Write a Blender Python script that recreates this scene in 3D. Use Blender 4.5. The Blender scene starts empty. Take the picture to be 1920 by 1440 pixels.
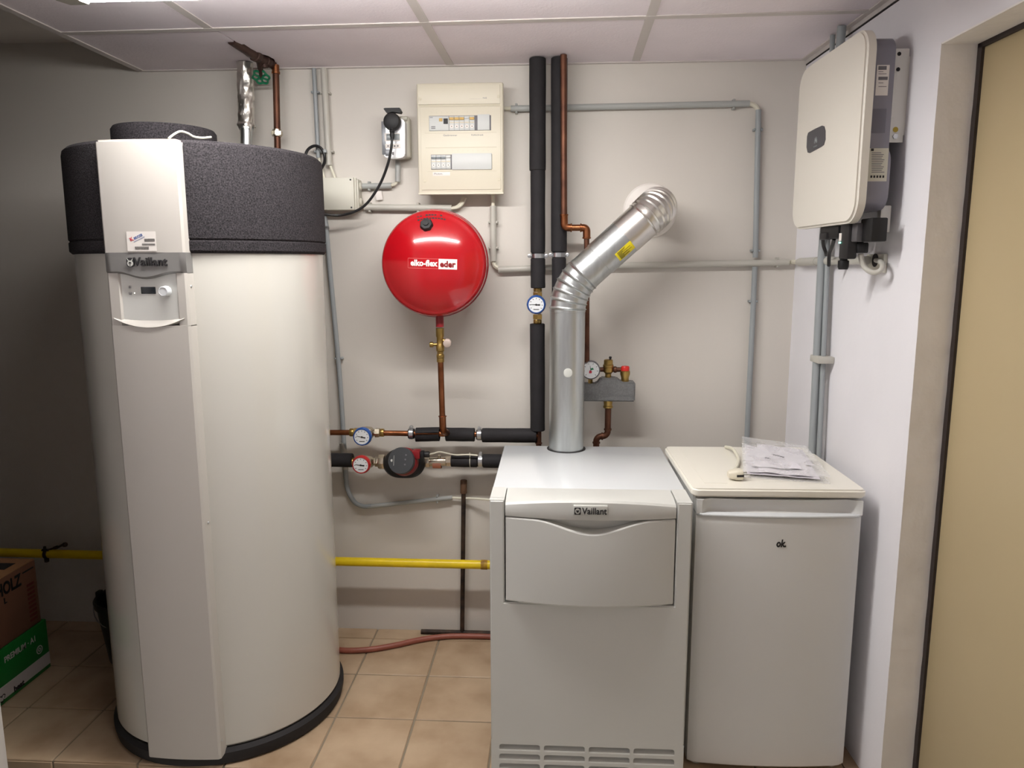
import bpy, bmesh, math, random
from mathutils import Vector, Matrix, noise
random.seed(7)
PI = math.pi
V = Vector
S = bpy.context.scene
COL = S.collection

# ------------------------------------------------------------------ camera
CAM_H = 1.6
F_PX = 1405.38
def cam_axes():
    p, y, r = 0.160074, -0.0566938, -0.00256
    cp, sp, cy, sy, cr, sr = math.cos(p), math.sin(p), math.cos(y), math.sin(y), math.cos(r), math.sin(r)
    B = Matrix(((1, 0, 0), (0, 0, -1), (0, 1, 0)))
    Ry = Matrix(((cy, 0, -sy), (0, 1, 0), (sy, 0, cy)))
    Rx = Matrix(((1, 0, 0), (0, cp, -sp), (0, sp, cp)))
    Rz = Matrix(((cr, -sr, 0), (sr, cr, 0), (0, 0, 1)))
    return Rz @ Rx @ Ry @ B
CM = cam_axes()
CMT = CM.transposed()
CPOS = V((0, 0, CAM_H))
cam = bpy.data.cameras.new('camera'); cam_ob = bpy.data.objects.new('camera', cam); COL.objects.link(cam_ob)
cam.sensor_width = 36; cam.lens = F_PX / 1920 * 36; cam.clip_start = 0.02
mw = Matrix.Identity(4)
for i in range(3):
    mw[i][0] = CM[0][i]; mw[i][1] = -CM[1][i]; mw[i][2] = -CM[2][i]
mw.translation = CPOS
cam_ob.matrix_world = mw
S.camera = cam_ob

# ------------------------------------------------------------------ world, exposure
w = bpy.data.worlds.new('world'); S.world = w; w.use_nodes = True
w.node_tree.nodes['Background'].inputs[0].default_value = (0.8, 0.85, 1, 1)
w.node_tree.nodes['Background'].inputs[1].default_value = 0.0
vs = S.view_settings
vs.view_transform = 'Standard'; vs.look = 'None'; vs.gamma = 1; vs.use_curve_mapping = False
vs.exposure = 0.0
LAMP_STRENGTH = 84.0
LAMP_COLOR = (1.0, 0.98, 0.95)

# ------------------------------------------------------------------ measuring: a sight line met with a real plane
WALL_Y = 3.07
def sight(px, py): return CMT @ V(((px - 960) / F_PX, (py - 720) / F_PX, 1))
def on(px, py, ax, v):
    d = sight(px, py); k = (v - CPOS[ax]) / d[ax]; return CPOS + d * k
def B(px, py, off=0.0): return on(px, py, 1, WALL_Y - off)
A_R = math.radians(2.2)
RN = V((-math.cos(A_R), -math.sin(A_R), 0)); RD = V((math.sin(A_R), -math.cos(A_R), 0)); RP = V((0.952, WALL_Y, 0))
def rw(s, off, z): return RP + RD * s + RN * off + V((0, 0, z))     # s along the right wall from its corner, off into the room
def RW(px, py, off=0.0):
    d = sight(px, py); q = RP + RN * off; k = (q - CPOS).dot(RN) / d.dot(RN); return CPOS + d * k
def rws(P): return (P - RP).dot(RD)

# ------------------------------------------------------------------ materials
def lin(c):
    return tuple(((x / 255) / 12.92 if x <= 10 else ((x / 255 + 0.055) / 1.055) ** 2.4) for x in c)
def mat(name, col, rough=0.5, metal=0.0, bump=0.0, bscale=40.0, var=0.0, vscale=8.0, emit=None, estr=0.0, spec=0.5, coat=0.0, alpha=1.0, trans=0.0, world=False, col2=None, stretch=None, ior=None, detail=4):
    m = bpy.data.materials.new(name); m.use_nodes = True
    nt = m.node_tree; b = nt.nodes['Principled BSDF']
    c = lin(col)
    b.inputs['Base Color'].default_value = (*c, 1); b.inputs['Roughness'].default_value = rough
    b.inputs['Metallic'].default_value = metal; b.inputs['Specular IOR Level'].default_value = spec
    b.inputs['Coat Weight'].default_value = coat; b.inputs['Alpha'].default_value = alpha
    b.inputs['Transmission Weight'].default_value = trans
    if ior: b.inputs['IOR'].default_value = ior
    if emit:
        b.inputs['Emission Color'].default_value = (*emit, 1); b.inputs['Emission Strength'].default_value = estr
    if bump or var:
        if world:
            src = nt.nodes.new('ShaderNodeNewGeometry').outputs['Position']
        else:
            src = nt.nodes.new('ShaderNodeTexCoord').outputs['Object']
        if stretch:
            mp = nt.nodes.new('ShaderNodeMapping'); mp.inputs['Scale'].default_value = stretch
            nt.links.new(src, mp.inputs['Vector']); src = mp.outputs['Vector']
    if var:
        n = nt.nodes.new('ShaderNodeTexNoise'); n.inputs['Scale'].default_value = vscale; n.inputs['Detail'].default_value = detail
        nt.links.new(src, n.inputs['Vector'])
        r = nt.nodes.new('ShaderNodeValToRGB')
        if col2: a, d = lin(col2), c
        else: a, d = tuple(x * (1 - var) for x in c), tuple(min(1, x * (1 + var)) for x in c)
        r.color_ramp.elements[0].position = 0.3; r.color_ramp.elements[0].color = (*a, 1)
        r.color_ramp.elements[1].position = 0.7; r.color_ramp.elements[1].color = (*d, 1)
        nt.links.new(n.outputs['Fac'], r.inputs['Fac']); nt.links.new(r.outputs['Color'], b.inputs['Base Color'])
    if bump:
        n2 = nt.nodes.new('ShaderNodeTexNoise'); n2.inputs['Scale'].default_value = bscale; n2.inputs['Detail'].default_value = 3
        nt.links.new(src, n2.inputs['Vector'])
        bp = nt.nodes.new('ShaderNodeBump'); bp.inputs['Strength'].default_value = bump; bp.inputs['Distance'].default_value = 0.002
        nt.links.new(n2.outputs['Fac'], bp.inputs['Height']); nt.links.new(bp.outputs['Normal'], b.inputs['Normal'])
    return m

M = dict(
    wall=mat('grey_wall_paint', (214, 208, 200), 0.55, bump=0.15, bscale=60, var=0.03, vscale=2.2, world=True),
    wallr=mat('white_wall_paint', (236, 234, 238), 0.6, bump=0.25, bscale=45, var=0.03, vscale=3, world=True),
    oldwall=mat('dark_alcove_plaster', (92, 86, 80), 0.9, bump=0.4, bscale=20, var=0.1, vscale=3, world=True),  # unseen alcove walls, coloured dark to cut the bounced light
    reveal=mat('rough_plaster', (244, 240, 236), 0.7, bump=0.9, bscale=28, var=0.05, vscale=6, world=True),
    panel=mat('mineral_ceiling_panel', (240, 231, 236), 0.8, bump=0.5, bscale=120, var=0.03, vscale=5, world=True),
    rail=mat('painted_grid_rail', (206, 199, 195), 0.5),
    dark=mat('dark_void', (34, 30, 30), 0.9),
    concrete=mat('old_concrete', (222, 216, 210), 0.8, bump=0.4, bscale=30, var=0.06, vscale=4, world=True),
    door=mat('tan_door_laminate', (192, 174, 136), 0.35, var=0.03, vscale=2, world=True),
    gasket=mat('dark_brown_gasket', (46, 36, 34), 0.6),
    grout=mat('grey_grout', (138, 126, 108), 0.9, bump=0.3, bscale=90, world=True),
    tile=mat('beige_floor_tile', (196, 172, 144), 0.42, bump=0.3, bscale=22, var=0.2, vscale=5.0, col2=(160, 134, 106), world=True, detail=7),
    white=mat('white_enamel', (213, 216, 218), 0.2, coat=0.2),
    boiler=mat('boiler_enamel', (210, 210, 205), 0.33, spec=0.5),
    tank=mat('tank_white_enamel', (204, 201, 193), 0.16, coat=0.3, var=0.008, vscale=3),
    pan=mat('matt_white_plastic', (193, 188, 181), 0.42),
    pangrey=mat('grey_plastic_band', (122, 120, 118), 0.4),
    foam=mat('black_foam', (62, 58, 61), 0.95, bump=1.0, bscale=220, var=0.35, vscale=250, col2=(24, 22, 24), spec=0.25, detail=2),
    foamd=mat('black_base_ring', (42, 40, 41), 0.7, spec=0.3),
    ink=mat('black_ink', (28, 26, 28), 0.5),
    inkgrey=mat('grey_ink', (110, 108, 112), 0.5),
    lcd=mat('dark_display', (20, 30, 38), 0.15),
    led=mat('white_led', (255, 250, 240), 0.3, emit=(1, 0.95, 0.85), estr=2.5),
    ledg=mat('green_led', (120, 255, 220), 0.3, emit=(0.25, 1, 0.7), estr=6),
    sticker=mat('white_sticker', (232, 226, 220), 0.45),
    blueink=mat('blue_ink', (70, 100, 160), 0.5), redink=mat('red_ink', (190, 40, 60), 0.5),
    galv=mat('galvanised_steel', (196, 200, 200), 0.36, 1.0, bump=0.05, bscale=30, var=0.1, vscale=9, stretch=(6, 6, 0.6)),
    galv2=mat('brushed_aluminium', (222, 219, 214), 0.3, 1.0, bump=0.05, bscale=30, var=0.06, vscale=12),
    yellow=mat('yellow_sticker', (236, 216, 30), 0.45),
    spot=mat('grey_plastic_plug', (200, 200, 194), 0.5),
    rosette=mat('white_rosette', (238, 232, 226), 0.3),
    insul=mat('black_pipe_insulation', (38, 36, 38), 0.75, bump=0.35, bscale=60, var=0.12, vscale=20, spec=0.3),
    copper=mat('copper', (164, 106, 72), 0.32, 1.0, bump=0.1, bscale=30, var=0.25, vscale=16, col2=(120, 72, 46)),
    copperd=mat('dull_copper', (118, 80, 62), 0.5, 0.85, var=0.25, vscale=14, col2=(84, 56, 46)),
    brass=mat('brass', (168, 140, 82), 0.34, 1.0, bump=0.1, bscale=50, var=0.15, vscale=20),
    nickel=mat('nickel', (196, 186, 168), 0.25, 1.0, var=0.1, vscale=20),
    steel=mat('zinc_steel', (200, 202, 204), 0.28, 1.0),
    rubber=mat('black_rubber', (16, 15, 17), 0.55),
    red=mat('red_gloss_paint', (168, 14, 24), 0.17, coat=0.4),
    reddark=mat('dark_red_paint', (130, 18, 26), 0.35),
    redplastic=mat('red_plastic', (206, 40, 34), 0.4),
    redring=mat('red_dial_ring', (178, 40, 40), 0.4),
    bluering=mat('blue_dial_ring', (38, 80, 150), 0.35),
    dial=mat('white_dial', (226, 228, 230), 0.35),
    greencap=mat('green_handwheel', (20, 112, 76), 0.35),
    greenink=mat('green_ink', (30, 120, 80), 0.5),
    safety=mat('grey_foam_block', (112, 112, 112), 0.85, bump=0.8, bscale=200, var=0.15, vscale=160),
    conduit=mat('grey_plastic_conduit', (170, 172, 169), 0.42),
    conduitw=mat('off_white_conduit', (190, 187, 178), 0.42),
    conduitb=mat('blue_grey_conduit', (154, 159, 161), 0.4),
    cablew=mat('cream_cable', (222, 218, 200), 0.45),
    cablek=mat('black_cable', (24, 23, 25), 0.4),
    boxg=mat('light_grey_box_plastic', (206, 203, 190), 0.45),
    cream=mat('cream_plastic', (222, 215, 196), 0.4),
    creamd=mat('cream_groove', (212, 204, 182), 0.5),
    module=mat('grey_module_plastic', (206, 208, 206), 0.4),
    amber=mat('amber_toggle', (206, 168, 90), 0.4), greytog=mat('grey_toggle', (120, 128, 132), 0.4),
    silver=mat('silver_plastic', (206, 206, 208), 0.3, 0.3),
    silverd=mat('dark_silver_plastic', (120, 122, 126), 0.35, 0.3),
    lcdg=mat('grey_display', (138, 144, 146), 0.25),
    gas=mat('yellow_gas_paint', (232, 200, 20), 0.35, bump=0.2, bscale=40, var=0.1, vscale=12),
    rust=mat('rusty_iron', (78, 60, 48), 0.6, 0.4, bump=0.6, bscale=70, var=0.4, vscale=30, col2=(34, 29, 28)),
    hose=mat('brown_red_hose', (146, 82, 66), 0.45, var=0.1, vscale=14),
    foil=mat('crumpled_foil', (228, 225, 218), 0.33, 1.0, bump=1.0, bscale=45),
    valvebody=mat('tarnished_valve', (74, 54, 48), 0.55, 0.6, bump=0.4, bscale=40, var=0.3, vscale=18),
    bucket=mat('black_bucket_plastic', (26, 27, 29), 0.4),
    carton=mat('brown_cardboard', (124, 84, 62), 0.8, var=0.06, vscale=6),
    cartontop=mat('light_brown_cardboard', (172, 124, 84), 0.8, var=0.06, vscale=6),
    green=mat('green_carton', (20, 120, 44), 0.55), cartonw=mat('white_carton_band', (205, 200, 196), 0.6),
    invwhite=mat('warm_white_powder_coat', (228, 223, 212), 0.38),
    invgrey=mat('grey_cast_aluminium', (134, 132, 142), 0.42, 0.2),
    invlogo=mat('charcoal_badge', (62, 62, 68), 0.35),
    bracket=mat('white_metal_bracket', (222, 219, 212), 0.4, 0.1),
    paper=mat('white_paper', (226, 222, 228), 0.6, var=0.05, vscale=14),
    fridge=mat('fridge_white', (222, 222, 220), 0.32),
    lid=mat('fridge_lid_white', (238, 234, 222), 0.28),
    lampgrey=mat('grey_lamp_housing', (150, 146, 136), 0.5),
    lamp=mat('lamp_diffuser', (255, 255, 250), 0.4, emit=LAMP_COLOR, estr=LAMP_STRENGTH),
    post=mat('white_door_casing', (214, 210, 206), 0.45),
)
def bagmat():
    m = bpy.data.materials.new('clear_polythene'); m.use_nodes = True; nt = m.node_tree
    b = nt.nodes['Principled BSDF']; b.inputs['Base Color'].default_value = (0.86, 0.85, 0.86, 1); b.inputs['Roughness'].default_value = 0.12
    b.inputs['Alpha'].default_value = 0.35
    tc = nt.nodes.new('ShaderNodeTexCoord'); n = nt.nodes.new('ShaderNodeTexNoise'); n.inputs['Scale'].default_value = 26
    nt.links.new(tc.outputs['Object'], n.inputs['Vector'])
    bp = nt.nodes.new('ShaderNodeBump'); bp.inputs['Distance'].default_value = 0.006; bp.inputs['Strength'].default_value = 0.9
    nt.links.new(n.outputs['Fac'], bp.inputs['Height']); nt.links.new(bp.outputs['Normal'], b.inputs['Normal'])
    return m
M['bag'] = bagmat()

# ------------------------------------------------------------------ mesh helpers
def new(): return bmesh.new()
def box(bm, lo, hi, bev=0.0, seg=2, R=None):
    """box from lo to hi, edges rounded by bev; R: 4x4 matrix applied to it"""
    t = bmesh.new(); bmesh.ops.create_cube(t, size=1)
    lo, hi = V(lo), V(hi); c = (lo + hi) / 2; d = hi - lo
    for v in t.verts: v.co = V((v.co.x * d.x, v.co.y * d.y, v.co.z * d.z)) + c
    if bev: bmesh.ops.bevel(t, geom=t.edges[:], offset=min(bev, min(abs(x) for x in d) * 0.49), segments=seg, affect='EDGES', profile=0.5)
    if R is not None: bmesh.ops.transform(t, matrix=R, verts=t.verts[:])
    join(bm, t)
def join(bm, t):
    m = bpy.data.meshes.new('t'); t.to_mesh(m); t.free(); bm.from_mesh(m); bpy.data.meshes.remove(m)
def frame(axis):
    a = V(axis).normalized()
    u = V((0, 0, 1)) if abs(a.z) < 0.9 else V((1, 0, 0))
    x = u.cross(a).normalized(); y = a.cross(x); return x, y, a
def lathe(bm, prof, origin, axis=(0, 0, 1), seg=24, rfn=None):
    """profile of (radius, height along axis)"""
    x, y, a = frame(axis); o = V(origin); rings = []
    for r, h in prof:
        if r < 1e-6: rings.append([bm.verts.new(o + a * h)])
        else:
            ring = []
            for k in range(seg):
                t = 2 * PI * k / seg; rr = r if rfn is None else r * rfn(t, h)
                ring.append(bm.verts.new(o + a * h + (x * math.cos(t) + y * math.sin(t)) * rr))
            rings.append(ring)
    for p, q in zip(rings, rings[1:]):
        if len(p) == 1 and len(q) == 1: continue
        for k in range(seg):
            k2 = (k + 1) % seg
            if len(p) == 1: bm.faces.new((p[0], q[k], q[k2]))
            elif len(q) == 1: bm.faces.new((p[k], q[0], p[k2]))
            else: bm.faces.new((p[k], q[k], q[k2], p[k2]))
def cyl(bm, p0, p1, r, seg=20, r1=None):
    p0, p1 = V(p0), V(p1); L = (p1 - p0).length; r1 = r if r1 is None else r1
    lathe(bm, [(0, 0), (r, 0), (r1, L), (0, L)], p0, p1 - p0, seg)
def rnd(bm, p0, p1, r, e, seg=20):
    """cylinder with rounded rims"""
    p0, p1 = V(p0), V(p1); L = (p1 - p0).length
    lathe(bm, [(0, 0), (r - e, 0), (r - e * .3, e * .3), (r, e), (r, L - e), (r - e * .3, L - e * .3), (r - e, L), (0, L)], p0, p1 - p0, seg)
def fillet(pts, rad, n=7):
    pts = [V(p) for p in pts]; out = [pts[0]]
    for i in range(1, len(pts) - 1):
        a, b, c = pts[i - 1], pts[i], pts[i + 1]; u = (a - b); v = (c - b)
        ang = u.angle(v) if u.length > 1e-6 and v.length > 1e-6 else PI
        if ang > PI - 0.02: out.append(b); continue
        d = min(rad / math.tan(ang / 2), u.length * 0.48, v.length * 0.48); r = d * math.tan(ang / 2)
        p, q = b + u.normalized() * d, b + v.normalized() * d
        bis = (u.normalized() + v.normalized()).normalized(); cen = b + bis * (r / math.sin(ang / 2))
        e0, e1 = p - cen, q - cen; tot = e0.angle(e1)
        for k in range(n + 1):
            t = k / n
            out.append(cen + (e0 * math.sin((1 - t) * tot) + e1 * math.sin(t * tot)) / math.sin(tot))
    out.append(pts[-1]); return out
def smooth(pts, n=6):
    """Catmull-Rom through points"""
    P = [V(p) for p in pts]; P = [P[0] * 2 - P[1]] + P + [P[-1] * 2 - P[-2]]; out = []
    for i in range(1, len(P) - 2):
        for k in range(n):
            t = k / n; a, b, c, d = P[i - 1:i + 3]
            out.append(0.5 * ((2 * b) + (c - a) * t + (2 * a - 5 * b + 4 * c - d) * t * t + (3 * b - a - 3 * c + d) * t ** 3))
    out.append(P[-2]); return out
def tube(bm, pts, r, seg=12, rad=0.0, n=7, rfun=None, caps=True):
    pts = fillet(pts, rad, n) if rad else [V(p) for p in pts]
    T = [(pts[min(i + 1, len(pts) - 1)] - pts[max(i - 1, 0)]).normalized() for i in range(len(pts))]
    x, y, _ = frame(T[0]); rings = []
    for i, p in enumerate(pts):
        x = (x - T[i] * x.dot(T[i])).normalized(); y = T[i].cross(x)
        rr = r if rfun is None else rfun(i / (len(pts) - 1))
        rings.append([bm.verts.new(p + (x * math.cos(2 * PI * k / seg) + y * math.sin(2 * PI * k / seg)) * rr) for k in range(seg)])
    for a, b in zip(rings, rings[1:]):
        for k in range(seg): bm.faces.new((a[k], a[(k + 1) % seg], b[(k + 1) % seg], b[k]))
    if caps: bm.faces.new(rings[0][::-1]); bm.faces.new(rings[-1])
def prism(bm, poly, h, R):
    """2D polygon extruded by h along local z, placed with matrix R"""
    a = [bm.verts.new(R @ V((x, y, 0))) for x, y in poly]; b = [bm.verts.new(R @ V((x, y, h))) for x, y in poly]
    n = len(poly); bm.faces.new(a[::-1]); bm.faces.new(b)
    for k in range(n): bm.faces.new((a[k], a[(k + 1) % n], b[(k + 1) % n], b[k]))
def rrect(w, h, r, n=5, cx=0, cy=0):
    out = []
    for sx, sy, a0 in ((1, 1, 0), (-1, 1, 90), (-1, -1, 180), (1, -1, 270)):
        for k in range(n + 1):
            a = math.radians(a0 + 90 * k / n); out.append((cx + sx * (w / 2 - r) + r * math.cos(a), cy + sy * (h / 2 - r) + r * math.sin(a)))
    return out
def place(origin, x, y):
    x = V(x).normalized(); y = V(y).normalized(); z = x.cross(y)
    m = Matrix.Identity(4)
    for i in range(3): m[i][0] = x[i]; m[i][1] = y[i]; m[i][2] = z[i]; m[i][3] = origin[i]
    return m
FR = lambda p: place(p, (1, 0, 0), (0, 0, 1))      # local z points to -Y, out of the back wall
def loft(bm, rings, closed=True, caps=True):
    vr = [[bm.verts.new(p) for p in r] for r in rings]; n = len(vr[0])
    for a, b in zip(vr, vr[1:]):
        for k in range(n if closed else n - 1): bm.faces.new((a[k], a[(k + 1) % n], b[(k + 1) % n], b[k]))
    if caps: bm.faces.new(vr[0][::-1]); bm.faces.new(vr[-1])

# ------------------------------------------------------------------ object helpers
WL = {}
def thing(name, label, cat, loc, group=None):
    o = bpy.data.objects.new(name, None); o.empty_display_size = 0.05; COL.objects.link(o); o.location = loc; WL[o] = V(loc)
    o['label'] = label; o['category'] = cat
    if group: o['group'] = group
    return o
def obj(name, bm, m, parent=None, label=None, sharp=35, flat=False):
    bmesh.ops.recalc_face_normals(bm, faces=bm.faces[:])
    if not flat:
        for f in bm.faces: f.smooth = True
        ca = math.radians(sharp)
        for e in bm.edges:
            if len(e.link_faces) == 2 and e.calc_face_angle(0) > ca: e.smooth = False
    lo = V((min(v.co[i] for v in bm.verts) for i in range(3))); hi = V((max(v.co[i] for v in bm.verts) for i in range(3)))
    c = (lo + hi) / 2
    if parent is None: c.z = lo.z
    for v in bm.verts: v.co -= c
    me = bpy.data.meshes.new(name); bm.to_mesh(me); bm.free()
    for mm in (m if isinstance(m, (list, tuple)) else [m]): me.materials.append(M[mm] if isinstance(mm, str) else mm)
    o = bpy.data.objects.new(name, me); COL.objects.link(o); WL[o] = c
    if parent is not None: o.parent = parent; o.location = c - WL[parent]
    else: o.location = c
    if label: o['label'] = label
    return o
def tag(o, label, cat, group=None):
    o['label'] = label; o['category'] = cat
    if group: o['group'] = group
    return o
def struct(name, bm, m, parent=None, **k):
    o = obj(name, bm, m, parent, **k)
    if parent is None: o['kind'] = 'structure'
    return o
def text(s, size, m, parent, origin, x, y, name='lettering', align='CENTER', ext=0.0004, bold=0.0, width=None, warp=None, shear=0.0, label=None, res=3):
    cu = bpy.data.curves.new('t', 'FONT'); cu.body = s; cu.size = size; cu.align_x = align; cu.align_y = 'CENTER'; cu.extrude = ext; cu.offset = bold; cu.resolution_u = res; cu.shear = shear
    to = bpy.data.objects.new('t', cu); COL.objects.link(to)
    me = bpy.data.meshes.new_from_object(to.evaluated_get(bpy.context.evaluated_depsgraph_get()))
    bpy.data.objects.remove(to); bpy.data.curves.remove(cu)
    bm = bmesh.new(); bm.from_mesh(me); bpy.data.meshes.remove(me)
    if not bm.verts: return None
    if width:
        x0 = min(v.co.x for v in bm.verts); x1 = max(v.co.x for v in bm.verts); k = width / (x1 - x0)
        for v in bm.verts: v.co.x *= k
    R = place(origin, x, y)
    for v in bm.verts: v.co = R @ v.co
    if warp:
        for v in bm.verts: v.co = warp(v.co)
    return obj(name, bm, m, parent, label=label, flat=True)
def dashes(bm, w, h, R, rows, fill=0.8, thick=0.0004, word=0.06, seed=1):
    """rows of tiny print too small to read"""
    rr = random.Random(seed)
    for i in range(rows):
        y = h / 2 - (i + 0.5) * h / rows; x = -w / 2
        while x < w / 2 * (2 * fill - 1):
            L = w * word * rr.uniform(0.5, 1.6); hh = h / rows * 0.28
            L = min(L, w / 2 - x)
            prism(bm, [(x, y - hh), (x + L, y - hh), (x + L, y + hh), (x, y + hh)], thick, R)
            x += L + w * 0.02

# ================================================================== SETTING
STEP_Y = 2.13
TP = 0.285; TX0 = -0.772 - 9 * TP
bm = new(); box(bm, (-3.25, STEP_Y + 0.004, -0.3), (1.05, WALL_Y + 0.1, -0.004)); floor = struct('floor', bm, 'grout')
tm = new(); box(tm, (-TP / 2 + 0.0032, -TP / 2 + 0.0032, -0.010), (TP / 2 - 0.0032, TP / 2 - 0.0032, 0), 0.0025, 1)
for f in tm.faces: f.smooth = False
tme = bpy.data.meshes.new('tile'); tm.to_mesh(tme); tm.free(); tme.materials.append(M['tile'])
rt = random.Random(3)
def tile(c, rot=None, sc=None):
    o = bpy.data.objects.new('tile', tme); COL.objects.link(o); o.parent = floor; o.location = V(c) - WL[floor]
    if rot: o.rotation_euler = rot
    if sc: o.scale = sc
    return o
for i in range(-1, 16):
    for j in range(4):
        cx, cy = TX0 + (i + 0.5) * TP, STEP_Y + (j + 0.5) * TP
        x0, x1 = cx - TP / 2, min(cx + TP / 2, 0.985); 
        y0, y1 = cy - TP / 2, min(cy + TP / 2, WALL_Y)
        if x1 - x0 < 0.04 or x0 < -3.2: continue
        tile(((x0 + x1) / 2, (y0 + y1) / 2, rt.uniform(-0.0006, 0.0006)), (rt.uniform(-.002, .002), rt.uniform(-.002, .002), 0), ((x1 - x0) / TP, (y1 - y0) / TP, 1))
    cx = TX0 + (i + 0.5) * TP
    if -3.1 < cx < 0.9: tile((cx, STEP_Y, -0.064), (PI / 2, 0, 0), (1, 0.118 / TP, 1))
bm = new(); box(bm, (-3.25, -1.1, -0.3), (1.3, STEP_Y + 0.004, -0.125)); struct('floor_lower', bm, mat('pale_bounce_screed', (186, 180, 168), .7, bump=.3, bscale=30, var=.08, vscale=4, world=True))  # lower floor out of view, coloured pale to bounce light upwards

bm = new(); box(bm, (-3.3, WALL_Y, -0.3), (1.2, WALL_Y + 0.15, 2.7)); struct('wall_back', bm, 'wall')
bm = new(); box(bm, (-3.4, -1.1, -0.3), (-3.2, WALL_Y + 0.1, 2.7)); struct('wall_left', bm, 'oldwall')
bm = new(); box(bm, (-3.3, 1.0, -0.3), (-1.62, 1.10, 2.7)); struct('wall_alcove', bm, 'oldwall')
bm = new(); box(bm, (-1.66, -1.1, -0.3), (-1.56, 1.78, 2.5)); struct('wall_bounce_partition', bm, 'wallr')  # unseen partition, added to bounce light and shade the alcove
bm = new(); box(bm, (-3.4, -0.7, -0.3), (1.5, -0.5, 2.7)); struct('wall_front', bm, 'wallr')  # unseen wall, set close and white to bounce light forward
# right wall in its own slightly turned frame, with a door recess 9.5 cm deep
RM = place(RP, RD, RN)    # local x = along wall towards camera, y = into room; z comes out as +-Z
RM = Matrix(((RD.x, RN.x, 0, RP.x), (RD.y, RN.y, 0, RP.y), (0, 0, 1, 0), (0, 0, 0, 1)))
D0, D1, DT = 0.97, 1.95, 2.156
bm = new(); box(bm, (-0.1, -0.3, -0.3), (D0, 0, 2.7), R=RM); box(bm, (D1, -0.3, -0.3), (4.3, 0, 2.7), R=RM)
box(bm, (D0, -0.3, DT), (D1, 0, 2.7), R=RM)
wr = struct('wall_right', bm, 'wallr')
# plaster of the recess: a bumpy skin
bm = new()
def rev_strip(bm, f0, f1, n):
    rr = random.Random(5); rings = []
    for k in range(n + 1):
        t = k / n; a, b = V(f0[0]).lerp(V(f0[1]), t), V(f1[0]).lerp(V(f1[1]), t)
        j = V((rr.uniform(-.0012, .0012), 0, 0))
        rings.append([RM @ (a + j), RM @ (a.lerp(b, .5) + V((rr.uniform(-.001, .001), 0, 0))), RM @ (b + j)])
    loft(bm, rings, closed=False, caps=False)
rev_strip(bm, ((D0 + .002, 0.001, -0.1), (D0 + .002, 0.001, DT)), ((D0 + .002, -0.097, -0.1), (D0 + .002, -0.097, DT)), 60)
box(bm, (D0, -0.097, DT - 0.004), (D1, 0.0, DT + 0.001), R=RM)
struct('door_reveal', bm, 'reveal', wr)
bm = new(); box(bm, (D0 - .005, -0.14, -0.2), (D0 + 0.02, -0.092, DT + .01), R=RM); box(bm, (D0, -0.14, DT - 0.016), (D1, -0.092, DT + .01), R=RM)
door = struct('door_1', bm, 'gasket')
bm = new(); box(bm, (D0 + 0.018, -0.135, -0.12), (D1 - .01, -0.100, DT - 0.008), 0.002, R=RM); obj('door_leaf', bm, 'door', door)

# ceiling: upper slab at the left, suspended grid with panels to the right
ZC = 2.36
bm = new(); box(bm, (-3.3, -1.2, 2.475), (1.3, WALL_Y + 0.1, 2.7)); struct('ceiling', bm, 'concrete')
CX = [-1.65, -1.135, -0.42, 0.295, 0.96]
AG = math.radians(-1.25)
def cg(x, y):     # the grid sits a touch skew in the room
    dx, dy = x + 0.35, y - 2.55
    return V((-0.35 + dx * math.cos(AG) - dy * math.sin(AG) * .8, 2.54 + dx * math.sin(AG) + dy * math.cos(AG), ZC))
grid = thing('suspended_ceiling', 'white suspended ceiling of square panels on a painted grid above the boilers', 'ceiling', (-0.35, 2.5, ZC))
del grid['category']; grid['kind'] = 'structure'; grid.name = 'ceiling_suspended'
rowsY = [-1.0, -0.29, 0.42, 1.13, 1.84, 2.55, 3.09]
def cpoint(px, py): p = on(px, py, 2, ZC); return p
# broken edge around the valve: outline of the hole on the ceiling plane
hole_r = [(405, 57.5), (430, 71), (450, 84.5), (458, 84), (464, 88), (476, 96), (490, 102), (503, 106), (514, 112), (516, 117), (523, 127.5)]
hole_l = [(403, 57.5), (428, 72), (447, 86), (455, 91), (462, 97), (461, 106), (470, 110), (478, 115), (484, 123), (505, 126), (508, 133)]
for i in range(4):
    for j in range(6):
        q = [cg(CX[i], rowsY[j]), cg(CX[i + 1], rowsY[j]), cg(CX[i + 1], rowsY[j + 1]), cg(CX[i], rowsY[j + 1])]
        if i == 3: q[1].x = 0.952 + (WALL_Y - q[1].y) * .0384; q[2].x = 0.952 + (WALL_Y - q[2].y) * .0384
        if j == 5: q[2].y = q[3].y = WALL_Y
        if i == 0 and j == 5:
            poly = [q[0]] + [cpoint(*p) for p in hole_l] ; poly[-1].y = WALL_Y; poly.append(q[3])
        elif i == 1 and j == 5:
            pr = [cpoint(*p) for p in hole_r]; pr[-1].y = WALL_Y
            poly = [q[1], q[2]] + pr[::-1]
        else: poly = q
        bm = new(); a = [bm.verts.new(p + V((0, 0, 0.0018))) for p in poly]; b = [bm.verts.new(p + V((0, 0, 0.018))) for p in poly]
        n = len(poly); bm.faces.new(a[::-1]); bm.faces.new(b)
        for k in range(n): bm.faces.new((a[k], a[(k + 1) % n], b[(k + 1) % n], b[k]))
        obj('ceiling_panel', bm, 'panel', grid, flat=True)
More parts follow.
